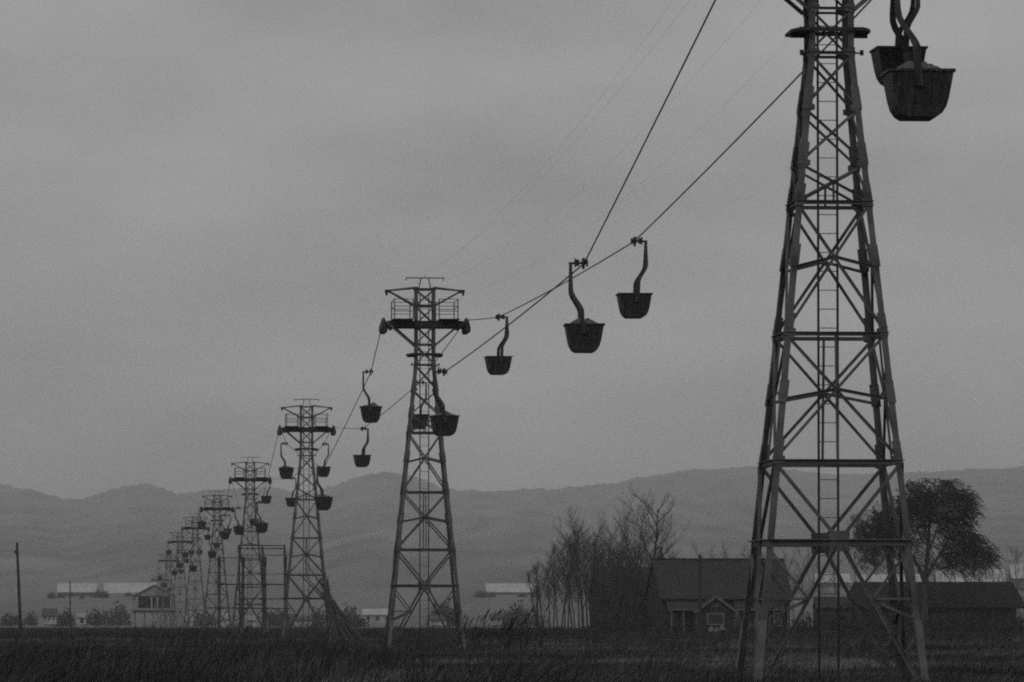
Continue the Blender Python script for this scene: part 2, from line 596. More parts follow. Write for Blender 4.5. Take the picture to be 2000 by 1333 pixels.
# head: crossarm, decks, railings, saddles, guards, wire arms
for y in (-0.6, 0.6):
    part('crossarm', MB().box((0, y, 16.62), (3.9, 0.13, 0.3)).box((0, y, 16.62 + .16), (3.9, 0.2, 0.03)).box((0, y, 16.62 - .16), (3.9, 0.2, 0.03)), STEEL_DARK)
    for s in (-1, 1):
        part('crossarm_brace', MB().angle((s * 1.6, y, 16.46), (s * 0.54, y * .9, 15.55), 0.1), STEEL)
for s in (-1, 1):
    part('saddle_beam', MB().box((s * 1.72, 0, 16.5), (0.12, 2.9, 0.2)), STEEL_DARK)
    for i in range(5):
        part('deck_plank', MB().box((s * (0.75 + 0.215 * i), 0, 16.84), (0.19, 3.1, 0.05)), WOOD)
    key = 'railing%d' % s
    rl = MB()
    for y in (-1.5, 1.5):
        for z in (17.86, 17.5, 17.25):
            rl.tube((s * 0.66, y, z), (s * 1.62, y, z), 0.018, n=5)
    for z in (17.86, 17.5):
        rl.tube((s * 1.62, -1.5, z), (s * 1.62, 1.5, z), 0.018, n=5)
    part('railing', rl, STEEL, 0, None, key)
    for x in (0.66, 1.62):
        for y in (-1.5, 1.5):
            part('post', MB().angle((s * x, y, 16.86), (s * x, y, 17.88), 0.06), STEEL, 0, key)
    # saddle: arched shoe that carries the rope
    sec = [(-.16, -.46), (.16, -.46), (.21, -.3), (.2, -.12), (.13, .1), (.06, .3), (-.06, .3), (-.13, .1), (-.2, -.12), (-.21, -.3)]
    sv, sf = [], []
    st = [-1.25, -1.0, -.6, 0, .6, 1.0, 1.25]
    for y in st:
        q = abs(y) / 1.25
        sclx = 1 - .35 * q ** 3
        for x, z in sec:
            zz = z * (1 - .45 * q ** 2 if z < 0 else 1)
            sv.append((s * 2.1 + x * sclx + (0.03 * s), y, 16.68 + zz - .24 * q * q))
    n = len(sec)
    for j in range(len(st) - 1):
        for i in range(n):
            sf.append((j * n + i, j * n + (i + 1) % n, (j + 1) * n + (i + 1) % n, (j + 1) * n + i))
    sf += [tuple(range(n - 1, -1, -1)), tuple(range((len(st) - 1) * n, len(st) * n))]
    part('saddle', MB().add(sv, sf), STEEL_DARK)
    # bump guard
    part('guard_plate', MB().plate([(s * .5, -.8, 15.08), (s * .78, -.8, 15.08), (s * .93, -.35, 15.08), (s * .93, .8, 15.08), (s * .5, .8, 15.08)], .07).box((s * .7, 0, 15.0), (.4, .1, .1)), STEEL_DARK)
    part('bolt', MB().tube((s * 0.5, -0.5, 14.55), (s * 0.7, -0.5, 14.55), 0.02, n=5).box((s * 0.7, -0.5, 14.56), (0.08, 0.08, 0.12)), STEEL_DARK)
    # arm for the overhead wires
    am = MB()
    for y in (-.5, .5):
        am.angle((s * 0.5, y, 18.5), (s * 1.85, y * .15, 18.36), 0.08)
    part('wire_arm', am, STEEL)
    am = MB()
    for y in (-.5, .5):
        am.angle((s * 0.53, y, 17.6), (s * 1.8, y * .15, 18.3), 0.08)
    part('arm_brace', am, STEEL)
    part('insulator_block', MB().box((s * 1.9, 0, 18.34), (0.3, 0.3, 0.16)).box((s * 1.97, 0, 18.2), (0.1, 0.12, 0.16)), STEEL_DARK)
    part('wire_post', MB().bar((s * 0.3, 0, 18.5), (s * 0.2, 0, 19.03), 0.06), STEEL)
for y in (-.55, .55):
    part('guard_beam', MB().box((0, y, 15.1), (1.5, 0.07, 0.1)), STEEL_DARK)
part('wire_bar', MB().bar((-0.98, 0, 19.03), (0.98, 0, 19.03), 0.055).box((-.96, 0, 18.97), (.05, .05, .14)).box((.96, 0, 18.97), (.05, .05, .14)).bar((0, 0, 19.03), (0, 0, 19.2), .02), STEEL)

ORD = ['first', 'second', 'third', 'fourth', 'fifth', 'sixth', 'seventh', 'eighth', 'ninth', 'tenth', 'eleventh', 'twelfth', 'thirteenth', 'fourteenth', 'fifteenth', 'sixteenth', 'seventeenth']
TLAB = ['tall steel lattice tower standing beside the dark-roofed farmhouse',
        'steel lattice tower, second along the ropeway from the farmhouse, clear of the trees',
        'steel lattice tower with a sheaf of long poles leaning on its leg',
        'steel lattice tower standing behind the square wooden pole frame',
        'steel lattice tower, fifth along the ropeway from the farmhouse',
        'hazy lattice tower, sixth along the ropeway from the farmhouse',
        'hazy lattice tower, seventh along the ropeway from the farmhouse',
        'shorter faint lattice tower, second before the raised station house',
        'lowest faint lattice tower right in front of the raised station house']
MESHC = {}


def part_mesh(p):
    mb = p['mb'][0] if isinstance(p['mb'], tuple) else p['mb']
    kk = (id(mb), p['m'].name)
    if kk not in MESHC:
        MESHC[kk] = mb.mesh(p['name'], p['m'])
    return MESHC[kk]


MERGE = {'leg': 'lattice_frame', 'leg_stub': 'lattice_frame', 'diagonal_brace': 'lattice_frame', 'strut': 'lattice_frame', 'horizontal_beam': 'lattice_frame',
         'gusset_plate': 'lattice_frame', 'hanger_rod': 'lattice_frame', 'footing': 'lattice_frame', 'ladder': 'ladder', 'ladder_rail': 'ladder', 'rung': 'ladder',
         'crossarm': 'crossarm', 'crossarm_brace': 'crossarm', 'saddle_beam': 'crossarm', 'deck_plank': 'crossarm', 'guard_plate': 'guard_beam', 'guard_beam': 'guard_beam',
         'bolt': 'guard_beam', 'railing': 'railing', 'post': 'railing', 'wire_arm': 'wire_arm', 'arm_brace': 'wire_arm', 'insulator_block': 'wire_arm',
         'wire_post': 'wire_arm', 'wire_bar': 'wire_arm', 'saddle': None}
MERGED = {}
for p in PARTS:
    nm = MERGE[p['name']]
    mb = p['mb'][0] if isinstance(p['mb'], tuple) else p['mb']
    dz = p['mb'][1] if isinstance(p['mb'], tuple) else 0.0
    key = nm or ('saddle%d' % id(mb))
    tgt = MERGED.setdefault(key, (nm or 'saddle', MB(), p['m']))[1]
    rot = Matrix.Rotation(p['k'] * math.pi / 2, 4, 'Z')
    tgt.add([rot @ (v + Vector((0, 0, dz))) for v in mb.v], mb.f)
MERGED_ME = {k: (nm, mb.mesh(nm, m)) for k, (nm, mb, m) in MERGED.items()}

SCZ = [1, 1, 1, 1, 1, 1, 1, 0.886, 0.70]
for i, d in enumerate(TD):
    root = thing('lattice_tower', TLAB[i], 'tower', line_pos(d, 0, 0), RZ, 'towers of the bucket ropeway')
    if i < 5:
        keys = {}
        for p in PARTS:
            o = link(p['name'], part_mesh(p), keys[p['parent']] if p['parent'] else root)
            if isinstance(p['mb'], tuple):
                o.location.z = p['mb'][1]
            if p['k']:
                o.rotation_euler.z = p['k'] * math.pi / 2
            if p['key']:
                keys[p['key']] = o
    else:
        for k, (nm, me) in MERGED_ME.items():
            o = link(nm, me, root)
        root.scale.z = SCZ[i]

# ------------------------------------------------------------------ buckets
PROF = [(-.58, 0), (-.54, -.25), (-.495, -.5), (-.45, -.66), (-.375, -.78), (-.27, -.845), (.27, -.845), (.375, -.78), (.45, -.66), (.495, -.5), (.54, -.25), (.58, 0)]
RIM = 0.86          # bucket height; rope hangs ROPEZ above the bucket's bottom
ROPEZ = 0.86 + 1.87


def tub():
    mb = MB()
    n = len(PROF)
    def yy(z): return 0.64 + 0.13 * z
    outer = [(x, s * yy(z), RIM + z) for s in (-1, 1) for x, z in PROF]
    inner = [(x * .95, s * yy(z) * .95, RIM + (z + .03 if z < -.1 else z)) for s in (-1, 1) for x, z in PROF]
    V = outer + inner
    Fs = []
    for i in range(n - 1):
        Fs.append((i, i + 1, n + i + 1, n + i))
        Fs.append((2 * n + i, 3 * n + i, 3 * n + i + 1, 2 * n + i + 1))
    Fs += [tuple(range(n - 1, -1, -1)), tuple(range(n, 2 * n)), tuple(range(2 * n, 3 * n)), tuple(range(4 * n - 1, 3 * n - 1, -1))]
    e = n - 1
    Fs += [(0, n, 3 * n, 2 * n), (n + e, e, 2 * n + e, 3 * n + e), (e, 0, 2 * n, 2 * n + e), (n, n + e, 3 * n + e, 3 * n)]
    mb.add(V, Fs)
    return mb.mesh('tub', BUCKET)


TUB = tub()
rb = MB()
for s in (-1, 1):
    rb.box((0, s * 0.645, RIM - .01), (1.21, 0.06, 0.045))
    rb.box((s * 0.585, 0, RIM - .01), (0.06, 1.22, 0.045))
RIMM = rb.mesh('rim', BUCKET)
ribs = []
for s in (-1, 1):
    m_ = MB()
    for x in (-.3, -.1, .14, .33):
        m_.plate([(x - .022, s * .652, RIM - .03), (x + .022, s * .652, RIM - .03), (x + .018, s * .575, RIM - .6), (x - .018, s * .575, RIM - .6)], 0.03)
    ribs.append(m_.mesh('rib', BUCKET))


def hang_arm(s, side):
    """side: which way the hanger bends; s: end of the bucket"""
    path = [(-.05, .60 * s + s * .06, RIM - .3, .15), (-.08, .66 * s, RIM + .02, .14), (-.10, .65 * s, RIM + .42, .14), (-.15, .62 * s, RIM + .54, .135),
            (-.34, .52 * s, RIM + .84, .125), (-.395, .46 * s, RIM + .97, .115), (-.41, .4 * s, RIM + 1.12, .105), (-.41, .06 * s, ROPEZ + .0, .085)]
    mb = MB()
    V, Fs = [], []
    for x, y, z, w_ in path:
        x *= side
        V += [(x - w_ / 2, y - .03, z), (x + w_ / 2, y - .03, z), (x + w_ / 2, y + .03, z), (x - w_ / 2, y + .03, z)]
    for j in range(len(path) - 1):
        for i in range(4):
            Fs.append((4 * j + i, 4 * j + (i + 1) % 4, 4 * j + 4 + (i + 1) % 4, 4 * j + 4 + i))
    Fs += [(3, 2, 1, 0), tuple(range(4 * len(path) - 4, 4 * len(path)))]
    mb.add(V, Fs)
    return mb.mesh('hanger_arm', BUCKET)


def carriage(side):
    mb = MB()
    mb.bar((-.47 * side, 0, ROPEZ), (.12 * side, 0, ROPEZ + .02), .07)
    mb.box((-.2 * side, 0, ROPEZ + .02), (.09, .36, .18))
    mb.box((-.27 * side, 0, ROPEZ + .02), (.04, .2, .26))
    mb.box((-.02 * side, 0, ROPEZ + .0), (.09, .62, .15))
    mb.box((.09 * side, 0, ROPEZ + .01), (.05, .3, .2))
    mb.box((-.02 * side, 0, ROPEZ - .12), (.07, .22, .1))
    return mb.mesh('carriage', STEEL_DARK)


def wheels(side):
    res = []
    for y in (-.22, .22):
        m_ = MB().tube((-.06 * side, y, ROPEZ + .04), (.02 * side, y, ROPEZ + .04), .12, n=10)
        res.append(m_.mesh('wheel', STEEL_DARK))
    return res


ARMS = {sd_: [hang_arm(s, sd_) for s in (-1, 1)] for sd_ in (-1, 1)}
CARR = {sd_: carriage(sd_) for sd_ in (-1, 1)}
WHEEL = {sd_: wheels(sd_) for sd_ in (-1, 1)}


def heap(seed):
    n = 15
    V = []
    for j in range(n):
        for i in range(n):
            u, v = i / (n - 1) * 2 - 1, j / (n - 1) * 2 - 1
            h = 0.27 * max(0, 1 - max(abs(u), abs(v)) ** 1.6)
            h *= 0.75 + 0.7 * mnoise.noise((u * 1.3 + seed * 3.1, v * 1.3, seed))
            h += 0.09 * mnoise.noise((u * 5 + seed, v * 5, 2.0)) * (1 - max(abs(u), abs(v)) ** 4)
            V.append((u * .53, v * .6, RIM - .03 + h))
    Fs = [(j * n + i, j * n + i + 1, (j + 1) * n + i + 1, (j + 1) * n + i) for j in range(n - 1) for i in range(n - 1)]
    return mesh_raw('ore_load', V, Fs, ORE)


HEAPS = [heap(s) for s in range(5)]

LOADED = [(103, 1795, None), (173, 1143, 515), (241.5, 872, 727), (305, 725, 727), (367, 633, 915), (437, 561, 867), (500, 512, 981), (576, 470, 993),
          (637, 440, 1007), (703, 415.6, 1048), (770, 395, 993), (836, 377.7, 1081), (903, 363, 1057), (963, 351.4, 1079), (1018, 342, 1095), (1095, 330.5, 1057),
          (1160, 322, 1122), (1231, 313.7, 1110)]
EMPTY = [(135, 1758, None), (201, 1240, 472), (268.2, 972, 620), (333, 822, 748), (403, 708, 838), (470, 633, 868), (545, 570, 935), (623, 521, 936), (670, 497, 983),
         (800, 445, 1007), (869, 424, 1037), (937, 406, 1023), (1006, 390.5, 1054), (1085, 375, 1056), (1143, 365, 1074), (1214, 354, 1096), (1388, 332, 1134)]
ORD += ['eighteenth', 'nineteenth', 'twentieth']


def bucket(d, lat, z, side, full, label, group, detail=True, yaw=0.0):
    root = thing('ropeway_bucket', label, 'bucket', line_pos(d, lat, z - ROPEZ), RZ + yaw, group)
    link('tub', TUB, root)
    link('rim', RIMM, root)
    if detail:
        for r_ in ribs:
            link('rib', r_, root)
    # the loaded side's hangers bend one way, the return side's the other
    for a in ARMS[side]:
        link('hanger_arm', a, root)
    c = link('carriage', CARR[side], root)
    if detail:
        for w_ in WHEEL[side]:
            link('wheel', w_, c)
    if full:
        link('ore_load', HEAPS[int(d) % 5], root)
    return root


def rope_points(items, lat):
    pts = []
    for i, d in enumerate(TD):
        zz = 16.92 * SCZ[i] if i < 7 else 16.92 * SCZ[i]
        pts += [(d - 1.1, zz - .12), (d, zz + .02), (d + 1.1, zz - .12)]
    for d, px, py in items:
        if py is None:
            z = 13.25 if d == 103 else 16.9
        else:
            z = gz(py, d)
        pts.append((d, z))
    pts.sort()
    return pts


def build_rope(items, lat, name, label):
    pts = [(-28.4, 16.9)] + rope_points(items, lat) + [(1541, 7.6)]
    # keep saddle points clear of buckets that hang right at a tower
    clean = []
    for p in pts:
        if clean and p[0] - clean[-1][0] < 0.5:
            continue
        clean.append(p)
    P = []
    for (d0, z0), (d1, z1) in zip(clean[:-1], clean[1:]):
        n = 2 if d1 - d0 < 5 else 8
        for i in range(n):
            t = i / n
            P.append(line_pos(d0 + (d1 - d0) * t, lat, z0 + (z1 - z0) * t - 4 * t * (1 - t) * 2.2e-5 * (d1 - d0) ** 2 * 1.0))
    P.append(line_pos(clean[-1][0], lat, clean[-1][1]))
    V, Fc = polytube(P, 0.024, 6)
    o = link(name, mesh_np(name, V, Fc, ROPE))
    return tag(o, label, 'rope', 'carrying ropes of the ropeway')


build_rope(LOADED, -2.1, 'wire_rope', 'dark wire rope that carries the heaped buckets')
build_rope(EMPTY, 2.1, 'wire_rope', 'dark wire rope that carries the empty buckets')
for i, (d, px, py) in enumerate(LOADED):
    z = (13.25 if py is None else gz(py, d))
    bucket(d, -2.1, z, 1, True, 'heaped bucket, %s from the farmhouse tower along the loaded rope' % ORD[i], 'buckets on the ropeway', d < 800, random.uniform(-.06, .06))
for i, (d, px, py) in enumerate(EMPTY):
    z = (16.9 if py is None else gz(py, d))
    bucket(d, 2.1, z, -1, False, 'empty bucket, %s from the farmhouse tower along the return rope' % ORD[i], 'buckets on the ropeway', d < 800, random.uniform(-.06, .06))

# overhead wires from tower top to tower top
for lat, z, lab in ((-1.97, 18.15, 'wire arm on the loaded side'), (1.97, 18.15, 'wire arm on the return side'), (-0.96, 18.92, 'top bar on the loaded side'), (0.96, 18.92, 'top bar on the return side')):
    P = []
    for i in range(-1, 6):
        d0 = 131.6 + 160 * i
        for k in range(12):
            t = k / 12
            P.append(line_pos(d0 + 160 * t, lat, z - 4 * t * (1 - t) * 1.6))
    V, Fc = polytube(P, 0.0025, 4)
    tag(link('overhead_wire', mesh_np('overhead_wire', V, Fc, WIRE)), 'thin overhead wire strung from tower to tower on the ' + lab, 'wire', 'thin wires over the ropeway')

# ------------------------------------------------------------------ station house at the end of the line
SD = 1545.0
sx_ = gx(301, SD)
st_ = thing('station_house', 'pale gabled station house raised on posts at the far end of the ropeway', 'building', (sx_, SD, 0), RZ)
hwid = 5.6
z0, z1, z2 = 4.6, 8.3, 11.2
MB().box((0, 3.5, z0 - .5), (11.8, 8.5, 0.7)).obj('floor_deck', WALL_D, st_)
wl = MB()
wl.box((-hwid + .65, 0, (z0 + z1) / 2), (1.3, 0.3, z1 - z0))
wl.box((hwid - .65, 0, (z0 + z1) / 2), (1.3, 0.3, z1 - z0))
wl.plate([(-hwid, 0, z1), (hwid, 0, z1), (0, 0, z2)], 0.3)
wl.box((0, 0, z0 + .12), (2 * hwid - 2.6, 0.26, .5))
wl.obj('wall', mat('station_wall', .2, .8, .8, .3), st_)
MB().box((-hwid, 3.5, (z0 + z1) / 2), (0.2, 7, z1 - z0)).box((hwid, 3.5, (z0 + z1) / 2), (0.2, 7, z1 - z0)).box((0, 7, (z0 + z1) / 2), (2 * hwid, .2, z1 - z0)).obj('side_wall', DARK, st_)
for s in (-1, 1):
    MB().plate([(s * (hwid + .6), -.9, z1 - .25), (s * (hwid + .6), 8, z1 - .25), (0, 8, z2 + .15), (0, -.9, z2 + .15)], 0.2).obj('roof', WALL_M, st_)
for x in (-5.2, -2.6, -.7, .9, 2.8, 5.2):
    MB().box((x, 0.3, (z0 - .8) / 2), (.35, .35, z0 - .8)).obj('post', PALE_WALL if abs(x) < 1 else WALL_M, st_)
for x in (-.7, .9):
    MB().box((x, -.3, (z0 + z1) / 2 - .4), (.4, .3, z1 - z0 + .2)).obj('mullion', PALE_WALL, st_)
for i, (x, z) in enumerate(((-3.2, 8.0), (-1.8, 6.9), (2.5, 7.6), (3.4, 6.9))):
    bucket(SD + .8 + i * .3, x + hwid * 0 + (sx_ - line_pos(SD, 0, 0).x), z + 0.6, 1 if x < 0 else -1, False,
           'empty bucket parked inside the raised station house', 'buckets in the station house', False)

# ------------------------------------------------------------------ wooden pole frame
FD = 575.0
fr = thing('pole_frame', 'square frame of wooden poles and crossbars carrying electric wires', 'pole frame', (gx(490, FD), FD, 0))


def fl(px, py, d):
    p = at(px, py, d)
    return p - fr.location


for px, lean in ((428, 0), (473, 2), (517, 0), (560, -3)):
    a = fl(px, 1246, FD); a.z = 0
    b = fl(px + lean, 1090, FD)
    MB().tube(a, b, .17, .14, 8).obj('pole', WOOD_MID, fr)
    c = b.copy(); c.z -= .9
    MB().tube(c, b + Vector((0, 0, .1)), .18, .18, 8).obj('pole_cap', WOOD, fr)
for px in (467, 512, 555):
    a = fl(px + 2, 1246, FD + 2.5); a.z = 0
    b = fl(px, 1065, FD + 2.5)
    MB().tube(a, b, .1, .08, 6).obj('back_pole', WOOD, fr)
    MB().tube(b, fl(px + 5, 1092, FD), .06, .06, 6).obj('stay', WOOD, fr)
for x0, y0, x1, y1, th, dd in ((464, 1066, 558, 1066, .1, 2.3), (464, 1071.5, 558, 1072, .1, 2.7), (425, 1090, 516, 1090, .08, 0.25), (466, 1084.5, 562, 1085, .08, .3), (424, 1124, 560, 1121, .06, -.2),
                               (424, 1142, 560, 1142, .13, -.25), (464, 1170.5, 562, 1170, .1, -.25), (424, 1188, 563, 1189, .12, -.25)):
    MB().bar(fl(x0, y0, FD + dd), fl(x1, y1, FD + dd), th).obj('crossbar', WOOD, fr)
for px, py in ((430, 1142), (474, 1142), (519, 1142), (431, 1188), (476, 1189), (519, 1189), (561, 1189), (556, 1170), (471, 1170), (512, 1170)):
    p = fl(px, py, FD - .4)
    MB().box(p, (.45, .3, .22)).obj('insulator', STEEL_DARK, fr)
for k, (py0, py1) in enumerate(((1066, 1068), (1071, 1074), (1087, 1080))):
    A = at(466, py0, FD + 2.5); B = at(441, py1, 771)
    P = [A.lerp(B, t / 12) - Vector((0, 0, 4 * (t / 12) * (1 - t / 12) * (1.2 + .7 * k))) for t in range(13)]
    V, Fc = polytube(P, .018, 4)
    tag(link('electric_wire', mesh_np('electric_wire', V, Fc, WIRE)), 'sagging wire from the %s of the pole frame to the next tower' % ('top bar', 'second bar', 'lower bar')[k], 'wire', 'wires from the pole frame')

# ------------------------------------------------------------------ sheaf of poles leaning on the third tower
apex = at(640, 1168, 448.5)
for i in range(28):
    bx_ = 648 + 60 * (i / 27) + random.uniform(-4, 4)
    d = random.uniform(424, 440)
    a = at(bx_, 1250, d); a.z = 0.0
    q = apex + Vector((random.uniform(-.25, .25), random.uniform(-.6, .3), random.uniform(-.3, .3)))
    ext = random.choice((.08, .15, .35, .6, .8))
    b = q + (q - a) * ext
    r_ = random.uniform(.055, .085)
    o = MB().tube(a, b, r_, r_ * .5, 6).obj('leaning_pole', WOOD if i % 4 else WOOD_MID)
    tag(o, 'long thin wooden pole in the sheaf leaning on a tower leg', 'pole', 'sheaf of poles leaning on the tower')

# ------------------------------------------------------------------ single poles
def pole(px, py, d, r_, label, lean=0.0, arm=True, m=WOOD):
    top = at(px, py, d)
    base = Vector((gx(px + lean, d), d, 0))
    t = thing('utility_pole', label, 'pole', base, 0, 'single wooden poles')
    MB().tube((0, 0, 0), top - base, r_, r_ * .7, 8).obj('shaft', m, t)
    if arm:
        q = (top - base)
        MB().box((q.x, -.12, q.z - .7), (.7, .1, .1)).obj('crossarm', m, t)
        for s in (-.3, .3):
            MB().tube((q.x + s, -.12, q.z - .65), (q.x + s, -.12, q.z - .45), .05, .04, 6).obj('insulator', STEEL_DARK, t)
    return t


lp_ = pole(33, 1060, 505, .15, 'tall dark wooden pole leaning slightly in the open field', 8, False)
MB().box(at(32, 1078, 504.75) - lp_.location, (.34, .2, .3)).obj('insulator', STEEL_DARK, lp_)
pole(137, 1135, 900, .13, 'shorter dark wooden pole standing alone nearer the hills', 0, False)
pole(1367, 1083, 565, .2, 'wooden utility pole rising in front of the farmhouse roof', 0, True)
pole(1049, 1145, 470, .09, 'thin wooden post at the edge of the bare trees', 0, False)

# ------------------------------------------------------------------ farm buildings
def gable_roof(L_, D, ze, zr, over=.5, hip=0.0, t=.18):
    """two roof slopes, ridge along x"""
    res = []
    for s in (-1, 1):
        y = s * (D / 2 + over)
        drop = over * (zr - ze) / (D / 2)
        res.append(MB().plate([(-L_ / 2 - hip, y, ze - drop), (L_ / 2 + hip, y, ze - drop), (L_ / 2, 0, zr), (-L_ / 2, 0, zr)][::(1 if s < 0 else -1)], t))
    return res


def gable_wall(L_, D, ze, zr):
    """walls with gable ends as one closed body a little inside the roof"""
    a, b = L_ / 2, D / 2
    V = [(-a, -b, 0), (a, -b, 0), (a, b, 0), (-a, b, 0), (-a, -b, ze), (a, -b, ze), (a, b, ze), (-a, b, ze), (-a, 0, zr - .15), (a, 0, zr - .15)]
    return MB().add(V, [(0, 1, 5, 4), (1, 2, 6, 9, 5), (2, 3, 7, 6), (3, 0, 4, 8, 7), (4, 5, 9, 8), (6, 7, 8, 9), (3, 2, 1, 0)])


def window(parent, x, y, z, w_, h_, fm=TRIM, fw=.09, bars=(1, 0)):
    pn = MB().box((x, y - .02, z), (w_, .04, h_)).obj('window', GLASS, parent)
    f_ = MB()
    f_.box((x, y - .06, z + h_ / 2), (w_ + fw, .08, fw)).box((x, y - .06, z - h_ / 2), (w_ + fw, .08, fw))
    f_.box((x - w_ / 2, y - .062, z), (fw, .08, h_)).box((x + w_ / 2, y - .062, z), (fw, .08, h_))
    for i in range(bars[0]):
        f_.box((x - w_ / 2 + w_ * (i + 1) / (bars[0] + 1), y - .058, z), (fw * .6, .06, h_))
    for i in range(bars[1]):
        f_.box((x, y - .054, z - h_ / 2 + h_ * (i + 1) / (bars[1] + 1)), (w_, .06, fw * .6))
    f_.obj('frame', fm, pn)
    return pn


HD = 606.0
HRZ = R(11)
hc = at(1402, 1214, HD); hc.z = 0
house = thing('farmhouse', 'old farmhouse with a large steep dark roof and small gabled entrance', 'house', hc, HRZ)
sH = HD / F
LEN, DEP, ZE, ZR = 14.4, 8.0, gz(1165, HD - 4), gz(1094, HD)
gable_wall(LEN - .5, DEP - .4, ZE, ZR).obj('wall', WALL_D, house)
rfs = [m_.obj('roof', ROOF, house) for m_ in gable_roof(LEN, DEP, ZE, ZR, .35)]
MB().box((0, 0, ZR + .06), (LEN, .35, .2)).obj('ridge_cap', ROOF_B, rfs[0])
chx = -LEN / 2 + 1.1
MB().tube((chx, .2, ZR - .3), (chx, .2, ZR + 1.35), .14, .12, 8).box((chx, .2, ZR + 1.33), (.34, .34, .12)).box((chx, .2, ZR + .05), (.8, .7, .45)).obj('chimney', STEEL_DARK, rfs[0])
fy = -DEP / 2 + .2
# lean-to eaves on either side of the entrance
for x0, x1 in ((-LEN / 2 + .6, -2.6), (.7, LEN / 2 - .4)):
    MB().plate([(x0, fy - 1.5, 2.75), (x1, fy - 1.5, 2.75), (x1, fy - .05, 3.7), (x0, fy - .05, 3.7)], .1).obj('lean_to_roof', ROOF, house)
    MB().box(((x0 + x1) / 2, fy - 1.52, 2.66), (x1 - x0, .08, .18)).obj('fascia', mat('weathered_barge', .1), house)
for x in (-6.2, -4.9, -3.5, .95, 2.1, 3.5, 4.9, 6.4):
    MB().box((x, fy - 1.42, 1.3), (.13, .13, 2.6)).obj('porch_post', mat('weathered_barge', .1) if x < 0 or x > 3 else TRIM, house)
# gabled entrance
ex = -1.7
en = gable_wall(1, 1, 1, 1)
ent = MB()
ew, ez, er, ed = 2.0, 2.55, 3.95, 2.4
V = [(ex - ew, fy - ed, 0), (ex + ew, fy - ed, 0), (ex + ew, fy, 0), (ex - ew, fy, 0), (ex - ew, fy - ed, ez), (ex + ew, fy - ed, ez), (ex + ew, fy, ez), (ex - ew, fy, ez), (ex, fy - ed, er), (ex, fy, er)]
ent.add(V, [(0, 1, 5, 8, 4), (1, 2, 6, 5), (3, 0, 4, 7), (4, 8, 9, 7), (5, 6, 9, 8)])
entp = ent.obj('entrance', WALL_D, house)
for s in (-1, 1):
    MB().plate([(ex + s * (ew + .35), fy - ed - .4, ez - .2), (ex + s * (ew + .35), fy, ez - .2), (ex, fy, er + .12), (ex, fy - ed - .4, er + .12)], .1).obj('entrance_roof', ROOF_B, house)
    MB().bar((ex + s * (ew + .35), fy - ed - .42, ez - .22), (ex, fy - ed - .42, er + .08), .05, .26, ref=(0, 0, 1)).obj('bargeboard', mat('weathered_barge', .1, .9, 2, .4), house)
    MB().box((ex + s * (ew + .05), fy - ed - .12, 1.25), (.12, .12, 2.5)).obj('post', WALL_M, house)
MB().plate([(ex - .75, fy - ed - .02, ez + .35), (ex + .75, fy - ed - .02, ez + .35), (ex + .45, fy - ed - .02, ez + .8), (ex - .45, fy - ed - .02, ez + .8)], .05).obj('gable_light', WALL_M, house)
window(house, ex, fy - ed - .03, 1.65, 1.75, 1.15, TRIM, .1, (0, 0))
for x in (-5.6, -4.5):
    window(house, x, fy - .03, 1.55, .9, 1.3, WALL_M, .09, (1, 1))
for x in (1.5, 2.7, 4.3, 5.6):
    window(house, x, fy - .03, 1.6, .85, 1.3, TRIM, .13, (1, 0))
for i, (x, dz_) in enumerate(((-.65, .55), (-.1, .5), (.5, .62), (.72, .5))):
    m_ = MB()
    p = house.matrix_world
    a = Vector((ex + x, fy - ed - .8, 0))
    a.rotate(Matrix.Rotation(HRZ, 3, 'Z'))
    bm = bmesh.new()
    bmesh.ops.create_icosphere(bm, subdivisions=2, radius=1)
    for v in bm.verts:
        v.co = Vector((v.co.x * .3, v.co.y * .25, (v.co.z * .5 + .5) * dz_ * 1.6)) * (1 + .22 * mnoise.noise(v.co * 1.7 + Vector((i * 3, 0, 0))))
    me = bpy.data.meshes.new('sack'); bm.to_mesh(me); bm.free(); me.materials.append(CLOTH)
    tag(link('sack', me, None, hc + a), 'pale bulging sack standing by the farmhouse entrance', 'sack', 'sacks by the farmhouse entrance')

# barn beside the farmhouse
BD = 640.0
bc = at(1214, 1214, BD); bc.z = 0
barn = thing('barn', 'dark barn half hidden behind the bare trees next to the farmhouse', 'barn', bc, R(11))
gable_wall(6.0, 6.4, gz(1165, BD), gz(1109, BD)).obj('wall', WALL_D, barn)
for m_ in gable_roof(6.4, 6.4, gz(1165, BD), gz(1109, BD), .4):
    m_.obj('roof', ROOF, barn)
window(barn, -1.2, -3.22, 1.6, .8, .9, WALL_M)
MB().box((1.2, -3.24, 1.1), (1.5, .08, 2.2)).obj('door', WALL_M, barn)
A_ = at(1243, 1214, 622); A_.z = 0
annex = thing('shed', 'small dark gabled shed between the farmhouse and the barn', 'shed', A_, R(11))
gable_wall(2.6, 4, gz(1180, 622), gz(1151, 622)).obj('wall', WALL_D, annex)
for m_ in gable_roof(3.0, 4, gz(1180, 622), gz(1151, 622), .35):
    m_.obj('roof', ROOF_B, annex)
MB().box((0, -2.03, .95), (.9, .06, 1.9)).obj('door', WALL_M, annex)

